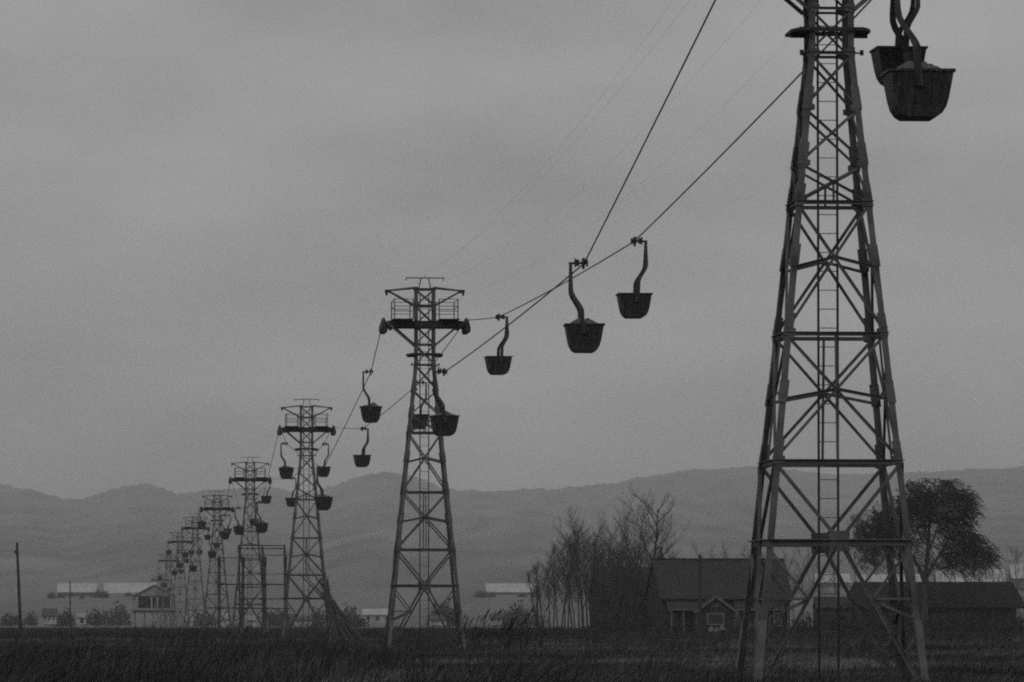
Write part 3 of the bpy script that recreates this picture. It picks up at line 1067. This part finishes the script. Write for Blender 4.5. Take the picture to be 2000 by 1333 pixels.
# long low shed under the willow
WD = 625.0
cx = (at(1668, 1214, WD).x + at(1978, 1214, WD).x) / 2
LW = at(1978, 1214, WD).x - at(1668, 1214, WD).x
lshed = thing('long_shed', 'long low dark shed under the leafy wind-blown tree', 'shed', (cx, WD, 0), R(1.5))
ze_, zr_ = gz(1181, WD - 3.4), gz(1138, WD)
gable_wall(LW + .2, 6.4, ze_, zr_ - .3).obj('wall', WALL_D, lshed)
rf_ = [m_.obj('roof', ROOF_B, lshed) for m_ in gable_roof(LW, 6.4, ze_, zr_, .5, 1.15)]
for s in (-1, 1):
    MB().plate([(s * (LW / 2 + 1.15), -3.7, ze_ - .38), (s * (LW / 2 + 1.15), 3.7, ze_ - .38), (s * LW / 2, 0, zr_)], .12).obj('hip_end', ROOF_B, rf_[0])
MB().plate([(6.1, -.62, zr_ - .42), (8.0, -.62, zr_ - .42), (8.0, -.2, zr_ - .1), (6.1, -.2, zr_ - .1)], .08).obj('roof_patch', WALL_M, rf_[0])
for x in (-5.4, -2.4, 2.6, 4.0):
    window(lshed, x, -3.22, 1.75, 1.1, .9, WALL_M, .09, (1, 0))
MB().box((.4, -3.24, 1.15), (1.6, .08, 2.3)).obj('door', WALL_M, lshed)
for x in (-7.5, -3.9, 1.6, 6.2, 8.0):
    MB().box((x, -3.26, ze_ / 2), (.14, .1, ze_)).obj('wall_post', WALL_M, lshed)
L_ = at(1625, 1214, 655); L_.z = 0
lows = thing('low_shed', 'low shed with a shallow roof between the farmhouse and the long shed', 'shed', L_, R(2))
gable_wall(3.9, 4, gz(1186, 655), gz(1167, 655)).obj('wall', WALL_D, lows)
for m_ in gable_roof(4.1, 4, gz(1186, 655), gz(1167, 655), .3):
    m_.obj('roof', ROOF, lows)

# ------------------------------------------------------------------ far sheds and houses
def far_house(px0, px1, pyr, pye, pyb, d, label, roofm, wallm, group=None, dep=None, rot=0.0, base=None, name='far_house', cat='house', opening=False):
    cx_ = (at(px0, HOR, d).x + at(px1, HOR, d).x) / 2
    W = at(px1, HOR, d).x - at(px0, HOR, d).x
    zb = gz(pyb, d) if base is None else base
    t = thing(name, label, cat, (cx_, d, zb), rot, group)
    dep = dep or min(W * .8, 9)
    ze, zr = gz(pye, d) - zb, gz(pyr, d) - zb
    gable_wall(W * .97, dep, ze, zr).obj('wall', wallm, t)
    for m_ in gable_roof(W, dep, ze, zr, .5):
        m_.obj('roof', roofm, t)
    if opening:
        MB().box((W * .1, -dep / 2 - .03, ze * .5), (W * .35, .08, ze * .8)).obj('door', DARK, t)  # dark panel on the wall stands in for the shade inside an open doorway
    else:
        for x in (-W * .3, 0, W * .3):
            MB().box((x, -dep / 2 - .03, ze * .6), (W * .1, .08, ze * .35)).obj('window', GLASS, t)
    return t


def hill_shed(px0, px1, pyr, pye, d, label):
    """long pale-roofed shed on the foot of the hills, standing on the slope"""
    cx_ = (at(px0, HOR, d).x + at(px1, HOR, d).x) / 2
    W = at(px1, HOR, d).x - at(px0, HOR, d).x
    zb = min(hz((px0 + px1) / 2, d), hz(px0, d), hz(px1, d)) - .5
    t = thing('hillside_shed', label, 'shed', (cx_, d, zb), R(2), 'long pale sheds at the foot of the hills')
    ze, zr = gz(pye, d) - zb, gz(pyr, d) - zb
    gable_wall(W * .98, 12, ze, zr).obj('wall', WALL_M, t)
    for m_ in gable_roof(W, 12, ze, zr, .6):
        m_.obj('roof', PALE_ROOF, t)


hill_shed(112, 190, 1140, 1156, 2450, 'long pale-roofed hillside shed behind the lone field poles')
hill_shed(203, 312, 1139, 1158, 2480, 'longest pale-roofed hillside shed just behind the station house')
hill_shed(948, 1046, 1140, 1156, 2450, 'long pale-roofed hillside shed beside the bare trees')
hill_shed(1590, 1660, 1121, 1137, 2550, 'pale-roofed hillside shed seen over the low shed')
hill_shed(1672, 1800, 1122, 1140, 2500, 'pale-roofed hillside shed seen beneath the leafy tree')
hill_shed(1826, 1962, 1112, 1136, 2500, 'broad pale-roofed hillside shed beyond the end of the long dark shed')
hill_shed(1972, 2040, 1102, 1128, 2550, 'tall pale-roofed hillside shed past the end of the long dark shed')

far_house(82, 112, 1189, 1200, 1220, 1500, 'small far house with a grey roof near the lone poles', WALL_M, PALE_WALL, 'far houses on the plain')
far_house(150, 168, 1199, 1204, 1219, 1400, 'tiny pale far shed with one black doorway', PALE_WALL, PALE, 'far houses on the plain', opening=True)
far_house(226, 242, 1197, 1204, 1219, 1600, 'tiny grey far house beside the station house', WALL_M, PALE_WALL, 'far houses on the plain')
far_house(708, 768, 1190, 1200, 1221, 1450, 'low far house with a pale roof near the second tower', PALE_ROOF, PALE_WALL, 'far houses on the plain', dep=7)
far_house(662, 684, 1190, 1200, 1221, 1600, 'small far house with a light wall beside a dark bush', PALE_WALL, PALE_WALL, 'far houses on the plain')
far_house(838, 872, 1202, 1209, 1222, 1380, 'low far house seen between the legs of the second tower', WALL_M, PALE_WALL, 'far houses on the plain')
far_house(955, 980, 1199, 1206, 1221, 1450, 'small far house beyond the reeds', WALL_M, PALE_WALL, 'far houses on the plain')
far_house(362, 378, 1206, 1211, 1222, 1480, 'small pale hut beyond the far towers', PALE_WALL, PALE, 'far houses on the plain')
far_house(430, 446, 1199, 1206, 1222, 1420, 'small pale hut seen through the pole frame', PALE_WALL, PALE, 'far houses on the plain')
far_house(482, 500, 1203, 1209, 1222, 1400, 'low pale hut seen between the legs of the fourth tower', PALE_WALL, PALE, 'far houses on the plain')
far_house(575, 610, 1203, 1210, 1222, 1500, 'grey far house seen between the legs of the third tower', WALL_M, PALE_WALL, 'far houses on the plain')
# hoop greenhouse frame
gd = 1350.0
gc = at(921, HOR, gd); gc.z = 0
gh = thing('hoop_greenhouse', 'pale domed hoop frame standing on the far plain', 'greenhouse', gc, R(8))
rad_ = at(940, HOR, gd).x - at(921, HOR, gd).x
hgt = gz(1180, gd)
for i in range(6):
    y = i * .9
    P = [Vector((rad_ * math.cos(a), y, hgt * (1 - .04 * i) * math.sin(a) ** .8 if math.sin(a) > 0 else 0)) for a in np.linspace(0, math.pi, 15)]
    V, Fc = polytube(P, .07, 5)
    link('hoop', mesh_np('hoop', V, Fc, PALE), gh)
for a in (.5, 1.1, 1.57, 2.1, 2.6):
    MB().tube((rad_ * math.cos(a), 0, hgt * math.sin(a) ** .8), (rad_ * math.cos(a), 4.5, hgt * .82 * math.sin(a) ** .8), .05, n=5).obj('purlin', PALE, gh)

# ------------------------------------------------------------------ bare trees
def bare_tree(px, pyt, d, label, group, spread=.35, lean=0.0, limbs=11, low=.25, rr=None, name='bare_tree', twigr=.022):
    base = Vector((gx(px, d), d, 0))
    H = gz(pyt, d)
    t = thing(name, label, 'tree', base, 0, group)
    rr = rr or H * .012
    trunk, cr = [], []
    p = Vector((0, 0, 0)); dirv = Vector((lean, 0, 1)).normalized()
    npt = 9
    pts = [p.copy()]
    for i in range(npt):
        dirv = (dirv + Vector((random.gauss(0, .06), random.gauss(0, .06), .12))).normalized()
        p = p + dirv * H * .86 / npt
        pts.append(p.copy())
    rads = [rr * (1 - .86 * (i / npt) ** .9) + .012 for i in range(npt + 1)]
    V, Fc = polytube(pts, rads, 7)
    link('trunk', mesh_np('trunk', V, Fc, BARK, smooth=True), t)

    def grow(p, dv, ln, r_, lev):
        n = 3
        for i in range(n):
            dv = (dv + Vector((random.gauss(0, .15), random.gauss(0, .15), .05))).normalized()
            q = p + dv * ln / n
            r1 = max(r_ * .7, .006)
            cr.append((p.x, p.y, p.z, r_, q.x, q.y, q.z, r1))
            p, r_ = q, r1
            if lev < 3:
                for c in range(2 if lev < 2 else 3):
                    a = random.uniform(0, 2 * math.pi)
                    side = Vector((math.cos(a), math.sin(a), 0))
                    nd = (dv * .85 + side * random.uniform(.4, .95) + Vector((0, 0, .12))).normalized()
                    grow(p, nd, ln * random.uniform(.4, .62), max(r_ * .5, twigr * (.6 if lev > 1 else 1.0)), lev + 1)

    for i in range(limbs):
        f_ = low + (1 - low) * (i + random.random() * .8) / limbs
        f_ = min(f_, .99)
        k = f_ * npt
        j = int(k)
        q = pts[j].lerp(pts[min(j + 1, npt)], k - j)
        a = i * 2.4 + random.random()
        dv = Vector((math.cos(a) * spread * 2, math.sin(a) * spread * 2, 1)).normalized()
        grow(q, dv, H * random.uniform(.2, .34) * (1.15 - .6 * f_), max(rr * .5 * (1 - .6 * f_), twigr * 1.4), 1)
    link('crown', segs_mesh('crown', cr, TWIG, 3), t)
    return t


GB = 'bare trees beside the barn'
bare_tree(1262, 949, 628, 'tallest bare tree with a forked trunk rising beside the farmhouse', GB, .46, .0, 16, .3, .3)
bare_tree(1211, 1002, 645, 'tall bare tree with upright limbs in front of the barn', GB, .3, .02, 13, .25, .17)
bare_tree(1138, 998, 640, 'slender tall bare tree at the middle of the thicket', GB, .26, .01, 13, .2, .17)
bare_tree(1232, 975, 660, 'tall bare tree close to the tallest one', GB, .3, .02, 11, .4, .15)
for i, (px, py) in enumerate(((1052, 1100), (1064, 1098), (1074, 1075), (1082, 1085), (1089, 1060), (1096, 1070), (1103, 1045), (1110, 1060), (1117, 1035), (1124, 1050), (1131, 1020), (1147, 1030),
                              (1155, 1045), (1163, 1030), (1172, 1050), (1181, 1020), (1192, 1050), (1201, 1035), (1222, 1040), (1246, 1030))):    # counted away from the post
    bare_tree(px, py, random.uniform(618, 662), 'thin bare tree in the thicket, %s counted from the thin wooden post' % ORD[i], 'thin bare trees in the thicket', .24, random.uniform(-.1, .06) - (.12 if i < 2 else 0), 9, .2, random.uniform(.07, .11))
for i, (px, py) in enumerate(((1160, 1062), (1169, 1075), (1176, 1058), (1187, 1070), (1197, 1060), (1206, 1078), (1217, 1064), (1227, 1072), (1238, 1058), (1250, 1066), (1256, 1085))):
    bare_tree(px, py, random.uniform(608, 618), 'slim bare sapling in front of the dark barn, %s counted towards the farmhouse' % ORD[i], 'saplings before the barn', .34, random.uniform(-.12, .12), 10, .12, random.uniform(.05, .08), name='bare_sapling')
for i, (px, py) in enumerate(((1300, 1072), (1330, 1078), (1375, 1070), (1400, 1080), (1428, 1072), (1452, 1076), (1476, 1068), (1500, 1074), (1552, 1078), (1568, 1068), (1590, 1090), (1630, 1085), (1890, 1088), (1915, 1075), (1960, 1082), (1990, 1070))):
    bare_tree(px, py, random.uniform(668, 700), 'sparse bare tree behind the farm roofs, %s counted from the chimney' % ORD[i], 'bare trees behind the farm buildings', .22, random.uniform(-.1, .1), 7, .3, .06, twigr=.018)

# ------------------------------------------------------------------ leafy wind-blown tree
TD_ = 612.0
tb = Vector((gx(1806, TD_), TD_, 0))
wt = thing('willow_tree', 'large dark leafy tree blown by the wind beside the long shed', 'tree', tb)


def tl(px, py, dy=0.0):
    p = at(px, py, TD_) - tb
    p.y += dy
    return p


limb_paths = [([(1806, 1242), (1806, 1190), (1807, 1150), (1808, 1120)], [.5, .42, .36, .3]),
              ([(1808, 1125), (1812, 1085), (1815, 1040), (1818, 1000), (1822, 960)], [.28, .22, .16, .1, .04]),
              ([(1806, 1140), (1795, 1108), (1780, 1082), (1765, 1058), (1748, 1030), (1730, 1000)], [.25, .2, .16, .12, .08, .04]),
              ([(1809, 1128), (1822, 1105), (1835, 1085), (1850, 1060), (1868, 1030), (1880, 990)], [.26, .2, .16, .12, .08, .04]),
              ([(1780, 1082), (1755, 1068), (1725, 1055), (1695, 1045)], [.12, .1, .07, .03]),
              ([(1835, 1085), (1862, 1080), (1890, 1076), (1915, 1078)], [.12, .09, .06, .03]),
              ([(1814, 1050), (1800, 1015), (1785, 985), (1775, 965)], [.14, .1, .06, .03]),
              ([(1812, 1080), (1822, 1055), (1832, 1025), (1845, 985)], [.13, .1, .07, .03]),
              ([(1790, 1100), (1770, 1092), (1745, 1085)], [.1, .07, .04])]
for i, (path, rads) in enumerate(limb_paths):
    dy0 = 0 if i < 1 else random.uniform(-2.5, 2.5)
    P = [tl(x, y, dy0 * (j / (len(path) - 1)) + random.uniform(-.2, .2) * (i > 0)) for j, (x, y) in enumerate(path)]
    if i == 0:
        P[0].z = -.1
    V, Fc = polytube(P, rads, 8)
    link('trunk' if i == 0 else 'limb', mesh_np('limb', V, Fc, BARK, smooth=True), wt)
# foliage masses: column, row, radii in photo pixels, leaf count
MASS = [(1815, 965, 52, 27, 2000), (1775, 985, 42, 32, 1300), (1862, 975, 30, 22, 700), (1885, 968, 14, 14, 260), (1880, 1000, 24, 32, 950), (1850, 1010, 30, 22, 700), (1872, 1045, 34, 26, 1000), (1895, 1062, 30, 22, 850),
        (1905, 1082, 28, 20, 700), (1865, 1080, 36, 18, 700), (1838, 1070, 26, 14, 300), (1740, 1000, 34, 26, 900), (1712, 1012, 30, 22, 800), (1700, 1035, 28, 20, 650), (1722, 1030, 24, 20, 450), (1690, 1058, 20, 20, 380), (1683, 1078, 16, 22, 240),
        (1735, 1065, 24, 12, 200), (1790, 1035, 26, 16, 260), (1770, 1062, 20, 12, 180), (1795, 1082, 18, 12, 130), (1812, 1010, 34, 22, 620), (1740, 1090, 16, 14, 120), (1850, 1100, 34, 12, 260), (1890, 1105, 26, 12, 200), (1680, 1100, 12, 14, 90),
        (1925, 1090, 12, 14, 200), (1780, 950, 20, 12, 250), (1845, 945, 22, 9, 220), (1675, 1040, 16, 16, 260), (1710, 1065, 26, 18, 420), (1725, 1045, 26, 18, 420), (1755, 1035, 24, 18, 380), (1760, 1005, 28, 20, 500), (1705, 1088, 20, 14, 220), (1758, 1080, 20, 12, 180), (1875, 1112, 34, 12, 260), (1835, 1108, 24, 12, 160), (1785, 1105, 18, 10, 90), (1800, 1055, 26, 16, 240), (1668, 1062, 12, 16, 160), (1672, 1020, 12, 10, 120), (1800, 990, 30, 20, 500), (1835, 1040, 24, 16, 240)]
LV, LF = [], []
k_ = TD_ / F
for (mx_, my_, rx_, ry_, cnt) in MASS:
    c = tl(mx_, my_, random.uniform(-2.2, 2.2))
    nst = max(8, int(cnt / 5.5))
    for s in range(nst):
        a = rng.normal(size=3); a /= np.linalg.norm(a)
        rr_ = rng.random() ** .5 * 1.06
        rr_ *= 1 + .45 * mnoise.noise(Vector(a * 2.2) + Vector((mx_, my_, 0)))
        sp = np.array([c.x, c.y, c.z]) + a * rr_ * np.array([rx_ * k_, 2.4, ry_ * k_])
        # a thin drooping spray, swept down-wind and bending over at its tip
        dirv = np.array([.55 + rng.normal() * .6, rng.normal() * .45, .2 + rng.normal() * .55])
        dirv /= np.linalg.norm(dirv)
        L0 = rng.uniform(.6, 1.6)
        nl = int(9 + 8 * L0)
        for q in range(nl):
            t_ = (q + rng.random()) / nl
            pos = sp + dirv * L0 * t_ + np.array([.25 * t_ ** 2, 0, -.75 * t_ ** 2]) * L0 + rng.normal(size=3) * .05
            ld = dirv + np.array([.4 * t_, 0, -1.3 * t_]) + rng.normal(size=3) * .3; ld /= np.linalg.norm(ld)
            sd2 = np.cross(ld, rng.normal(size=3)); sd2 /= np.linalg.norm(sd2)
            ln = rng.uniform(.2, .42); wd = rng.uniform(.022, .042)
            b0 = len(LV)
            LV += [pos, pos + ld * ln * .5 + sd2 * wd, pos + ld * ln, pos + ld * ln * .5 - sd2 * wd]
            LF.append((b0, b0 + 1, b0 + 2, b0 + 3))
link('crown', mesh_np('crown', np.array(LV), np.array(LF), LEAF), wt)

# ------------------------------------------------------------------ shrubs round the farm and on the plain
def leaf_ball(nm, w_, h_, n, leaf, m):
    V, Fc = [], []
    for i in range(n):
        a = rng.normal(size=3); a /= np.linalg.norm(a); a[2] = abs(a[2])
        r_ = rng.random() ** .4 * (1 + .35 * mnoise.noise(Vector(a * 2.3)))
        p = a * r_ * np.array([w_ / 2, w_ / 2, h_])
        d1 = rng.normal(size=3); d1[2] = abs(d1[2]) + .5; d1 /= np.linalg.norm(d1)
        d2 = np.cross(d1, rng.normal(size=3)); d2 /= np.linalg.norm(d2)
        ln = leaf * rng.uniform(.6, 1.5)
        b0 = len(V)
        V += [p, p + d1 * ln * .5 + d2 * ln * .2, p + d1 * ln, p + d1 * ln * .5 - d2 * ln * .2]
        Fc.append((b0, b0 + 1, b0 + 2, b0 + 3))
    return mesh_np(nm, np.array(V), np.array(Fc), m)


def shrub_stems(nm, w_, h_, n):
    S = []
    for i in range(n):
        a = rng.uniform(0, 2 * np.pi); r_ = rng.random() * w_ * .5
        x, y = math.cos(a) * r_, math.sin(a) * r_
        hh = h_ * rng.uniform(.6, 1.15)
        S.append((x * .25, y * .25, 0, .03, x * .7, y * .7, hh * .6, .02))
        S.append((x * .7, y * .7, hh * .6, .02, x * 1.05 + rng.normal() * .1, y * 1.05, hh, .008))
    return segs_mesh(nm, S, TWIG, 3)


SHRUB = [(leaf_ball('crown', w_, h_, 420, .3, LEAF), shrub_stems('stem', w_, h_, 46)) for w_, h_ in ((2.6, 1.9), (3.4, 2.3), (2.2, 2.6), (4.0, 1.7))]
shrub_at = [(1090, 606), (1118, 600), (1150, 604), (1180, 600), (1205, 606), (1232, 602), (1258, 606), (1285, 596), (1310, 600), (1420, 592), (1445, 598), (1470, 592), (1500, 596), (1530, 600), (1560, 604), (1590, 600),
            (1640, 605), (1665, 600), (1690, 606), (1720, 602), (1755, 606), (1790, 600), (1835, 602), (1865, 606), (1900, 600), (1935, 606), (1965, 602), (1992, 606), (1060, 610), (1030, 612)]
shrub_at.sort()
sh_n = {}
for i, (px, d) in enumerate(shrub_at):
    k = i % 4
    if px > 1600:
        lab, g_ = 'dark low shrub in front of the long low shed', 'shrubs before the long shed'
    elif px > 1270:
        lab, g_ = 'dark low shrub in front of the farmhouse', 'shrubs before the farmhouse'
    else:
        lab, g_ = 'dark low shrub at the foot of the bare trees', 'shrubs under the bare trees'
    sh_n[g_] = sh_n.get(g_, -1) + 1
    lab += ', %s from the %s' % (ORD[sh_n[g_]], {'shrubs before the long shed': 'low shed', 'shrubs before the farmhouse': 'barn', 'shrubs under the bare trees': 'thin post'}[g_])
    t = thing('shrub', lab, 'shrub', (gx(px, d), d, 0), random.uniform(0, 6), g_)
    t.scale = (1, 1, random.uniform(.75, 1.15)) if not (1270 < px < 1545 or px < 1160) else (.8, .8, random.uniform(.3, .5))
    link('crown', SHRUB[k][0], t); link('stem', SHRUB[k][1], t)
BUSH = [(leaf_ball('crown', 5, 4.2, 700, .6, LEAF), shrub_stems('trunk', 3, 3.5, 20)), (leaf_ball('crown', 7, 3.2, 700, .6, LEAF), shrub_stems('trunk', 4, 2.6, 20))]
FB = list(((680, 1330, 1.15), (700, 1380, .8), (868, 1480, 1.5), (886, 1500, 1.2), (850, 1520, 1.0), (130, 1500, 1.0), (112, 1560, .9), (190, 1520, 1.3), (60, 1600, .9), (20, 1500, 1.0), (232, 1600, 1.4), (545, 1560, 1.3), (528, 1540, 1.0), (985, 1500, 1.2), (1010, 1520, 1.4), (1032, 1480, 1.3), (400, 1600, 1.2), (620, 1560, 1.1)))
FB = FB[:5] + sorted(FB[5:])
for i, (px, d, s) in enumerate(FB):
    lab = ('round dark bush on the far plain by the pale-roofed house' if i < 2 else 'hazy bush seen between the legs of the second tower' if i < 5 else 'hazy low bush on the far plain, %s counted from the tall lone pole' % ORD[i - 5])
    t = thing('far_bush', lab, 'bush', (gx(px, d), d, 0), i * 1.3, ('far bushes by the pale house', 'far bushes behind the second tower', 'far bushes on the plain')[0 if i < 2 else 1 if i < 5 else 2])
    t.scale = (s, s, s)
    link('crown', BUSH[i % 2][0], t); link('trunk', BUSH[i % 2][1], t)

HB = [(100, 2380, 1.6), (118, 2400, 1.2), (160, 2385, 1.0), (193, 2390, 2.2), (204, 2370, 1.7), (250, 2390, 1.2), (300, 2400, 1.5), (940, 2380, 2.0), (962, 2390, 1.2), (1020, 2385, 1.4), (1046, 2380, 2.0), (1740, 2420, 1.3), (1812, 2420, 2.4), (1880, 2420, 1.2), (1966, 2430, 2.6), (1992, 2430, 1.6)]
for i, (px, d, s) in enumerate(HB):
    t = thing('hillside_bush', 'faint small bush among the pale hillside sheds, %s counted from the lone poles' % ORD[i], 'bush', (gx(px, d), d, hz(px, d) - .3), i * 1.7, 'bushes among the hillside sheds')
    t.scale = (s * .5, s * .5, s * .45)
    link('crown', BUSH[i % 2][0], t); link('trunk', BUSH[i % 2][1], t)

# ------------------------------------------------------------------ grass and weeds
def grass_material():
    m = bpy.data.materials.new('dry_grass')
    m.use_nodes = True
    t = m.node_tree
    b = t.nodes['Principled BSDF']
    b.inputs['Roughness'].default_value = 0.9
    b.inputs['Specular IOR Level'].default_value = 0.1
    at_ = t.nodes.new('ShaderNodeAttribute'); at_.attribute_name = 'shade'
    cr = t.nodes.new('ShaderNodeValToRGB')
    cr.color_ramp.elements[0].color = (0.012, 0.012, 0.012, 1)
    cr.color_ramp.elements[1].color = (0.2, 0.2, 0.2, 1)
    t.links.new(at_.outputs['Fac'], cr.inputs[0]); t.links.new(cr.outputs[0], b.inputs['Base Color'])
    return m


GM = grass_material()


def vnoise(x, y, sx, sy, seed):
    """cheap smooth value noise on arrays"""
    r_ = np.random.default_rng(seed).random((256, 256))
    u, v = x / sx, y / sy
    i, j = np.floor(u).astype(int), np.floor(v).astype(int)
    f_, g_ = u - i, v - j
    f_ = f_ * f_ * (3 - 2 * f_); g_ = g_ * g_ * (3 - 2 * g_)
    R_ = lambda a, b: r_[a % 256, b % 256]
    return (R_(i, j) * (1 - f_) + R_(i + 1, j) * f_) * (1 - g_) + (R_(i, j + 1) * (1 - f_) + R_(i + 1, j + 1) * f_) * g_


def blades(n, d0, d1, hmin, hmax, wid, lean, keep, shade, power=1.6):
    d = d0 + (d1 - d0) * rng.random(n) ** power
    half = 0.105 * d + 3
    x = (rng.random(n) * 2 - 1) * half
    k = keep(x, d)
    sel = rng.random(n) < k
    x, d = x[sel], d[sel]
    n = len(x)
    h = rng.uniform(hmin, hmax, n) * (.7 + .6 * vnoise(x, d, 3.5, 8, 5))
    wdt = wid * rng.uniform(.6, 1.3, n) * np.maximum(1, d / 330)
    a = rng.uniform(0, 2 * np.pi, n)
    lx = np.abs(rng.normal(0, lean, n)) * h + rng.normal(0, lean * .4, n) * h
    ly = rng.normal(0, lean, n) * h
    cx_, cy_ = np.cos(a) * wdt / 2, np.sin(a) * wdt / 2
    z = np.zeros(n)
    V = np.stack([np.stack([x - cx_, d - cy_, z - .02], -1), np.stack([x + cx_, d + cy_, z - .02], -1),
                  np.stack([x + lx * .35 + cx_ * .8, d + ly * .35 + cy_ * .8, h * .6], -1), np.stack([x + lx * .35 - cx_ * .8, d + ly * .35 - cy_ * .8, h * .6], -1),
                  np.stack([x + lx, d + ly, h], -1)], 1)
    b = (np.arange(n) * 5)[:, None]
    Fc = np.concatenate([b + np.array([[0, 1, 2]]), b + np.array([[0, 2, 3]]), b + np.array([[3, 2, 4]])], 0)
    s = np.clip(shade(x, d, rng.random(n)), 0, 1)
    return V.reshape(-1, 3), Fc, np.repeat(s, 5)


def grass_obj(name, packs, label=None):
    Vs, Fs, Ss = [], [], []
    o_ = 0
    for V, Fc, s in packs:
        Vs.append(V); Fs.append(Fc + o_); Ss.append(s); o_ += len(V)
    me = mesh_np(name, np.concatenate(Vs), np.concatenate(Fs), GM)
    at_ = me.attributes.new('shade', 'FLOAT', 'POINT')
    at_.data.foreach_set('value', np.concatenate(Ss).astype(np.float32))
    return tag(link(name, me), kind='stuff')


def shade_mix(x, d, r_):
    s = .0 + .15 * vnoise(x, d, 4, 16, 11) + .17 * vnoise(x, d, 1.2, 5, 12) ** 2 + .10 * r_
    band = np.exp(-((d - 192 - 3 * np.sin(x * .3)) / 5) ** 2) * (vnoise(x, d, 2.2, 30, 13) > .45) * (x > -4)
    band += np.exp(-((d - 330) / 5) ** 2) * (vnoise(x, d, 3.0, 40, 14) > .52) * (x > 2) + np.exp(-((d - 410) / 5) ** 2) * (vnoise(x, d, 4.0, 40, 17) > .55)
    band += .9 * np.exp(-((d - 268) / 6) ** 2) * (vnoise(x, d, 2.0, 40, 15) > .55) * (x < -9) * (x > -19)
    furrow = np.clip((vnoise(x, d, 8, 6, 61) - .58) * 4, 0, 1) * (vnoise(x, d, 2.2, 3, 62) > .35)
    dark = np.clip((vnoise(x, d, 7, 7, 63) - .6) * 5, 0, 1)
    return (s + .5 * furrow) * (1 - .75 * dark) + .6 * band + .22 * (vnoise(x, d, 1.6, 7, 51) > .74) * vnoise(x, d, .5, 2.5, 52)


low = blades(380000, 62, 640, .05, .22, .026, .6, lambda x, d: .25 + .75 * (vnoise(x, d, 3, 9, 21) > .3), shade_mix)
mid = blades(150000, 62, 420, .25, .85, .02, .45, lambda x, d: (vnoise(x, d, 4, 14, 22) + .25 * vnoise(x, d, 1.1, 4, 29) > np.where((x < -3.5) & (d < 190), .62, .92)) * .9, lambda x, d, r_: .55 * shade_mix(x, d, r_))
far = blades(90000, 450, 1020, .15, .55, .05, .2, lambda x, d: .3 + .7 * vnoise(x, d, 14, 40, 23), lambda x, d, r_: .02 + .12 * vnoise(x, d, 10, 30, 24) + .06 * r_, 1.2)
clump = blades(60000, 240, 980, .5, 1.5, .035, .22, lambda x, d: (vnoise(x, d, 5, 30, 41) + .35 * vnoise(x, d, 1.5, 9, 42) > 1.06) * 1.0, lambda x, d, r_: .02 + .1 * vnoise(x, d, 6, 20, 43) + .05 * r_, 1.0)
grass_obj('grass', [low, mid, far, clump])
# tall reeds with plumes on the bank beside the second tower and scattered about
rV, rF, rS = [], [], []
o_ = 0
spots = [(x_, random.uniform(232, 300)) for x_ in np.concatenate([np.random.default_rng(3).normal(1000, 28, 34), np.random.default_rng(4).normal(930, 18, 12), np.random.default_rng(5).uniform(885, 1060, 14)])]
spots += [(random.uniform(0, 700), random.uniform(180, 330)) for _ in range(26)] + [(random.uniform(1060, 2000), random.uniform(240, 420)) for _ in range(30)]
for i, (px, d) in enumerate(spots):
    hh = random.uniform(.9, 1.5) + (.5 if random.random() < .16 else 0) if i < 60 else random.uniform(.5, 1.1)
    b = Vector((gx(px, d), d, 0))
    ln_ = random.uniform(.05, .3)
    P = [b + Vector((ln_ * (t ** 2) * hh, random.uniform(-.01, .01), hh * t)) for t in (0, .35, .65, .85, 1.0)]
    V, Fc = polytube(P, [.011, .009, .008, .006, .004], 3)
    rV.append(V); rF.append(Fc + o_); rS.append(np.full(len(V), .05)); o_ += len(V)
    if hh > 1.4 or random.random() < .4:        # plume
        top = P[-1]
        Q = [top + Vector((.0, 0, -.14)), top + Vector((.04, 0, .05)), top + Vector((.12, 0, .2)), top + Vector((.2, 0, .28))]
        V, Fc = polytube(Q, [.008, .03, .024, .004], 5)
        rV.append(V); rF.append(Fc + o_); rS.append(np.full(len(V), .05)); o_ += len(V)
    for q in range(4):
        z_ = random.uniform(.15, .75) * hh
        a = random.choice((-1, 1))
        Q = [b + Vector((ln_ * .2, 0, z_)), b + Vector((ln_ * .2 + a * .12, random.uniform(-.1, .1), z_ + .22)), b + Vector((ln_ * .2 + a * .3, random.uniform(-.2, .2), z_ + .2))]
        V, Fc = polytube(Q, [.012, .012, .003], 3)
        rV.append(V); rF.append(Fc + o_); rS.append(np.full(len(V), .04)); o_ += len(V)
me = mesh_np('reeds', np.concatenate(rV), np.concatenate(rF), GM)
at_ = me.attributes.new('shade', 'FLOAT', 'POINT')
at_.data.foreach_set('value', np.concatenate(rS).astype(np.float32))
tag(link('reeds', me), kind='stuff')
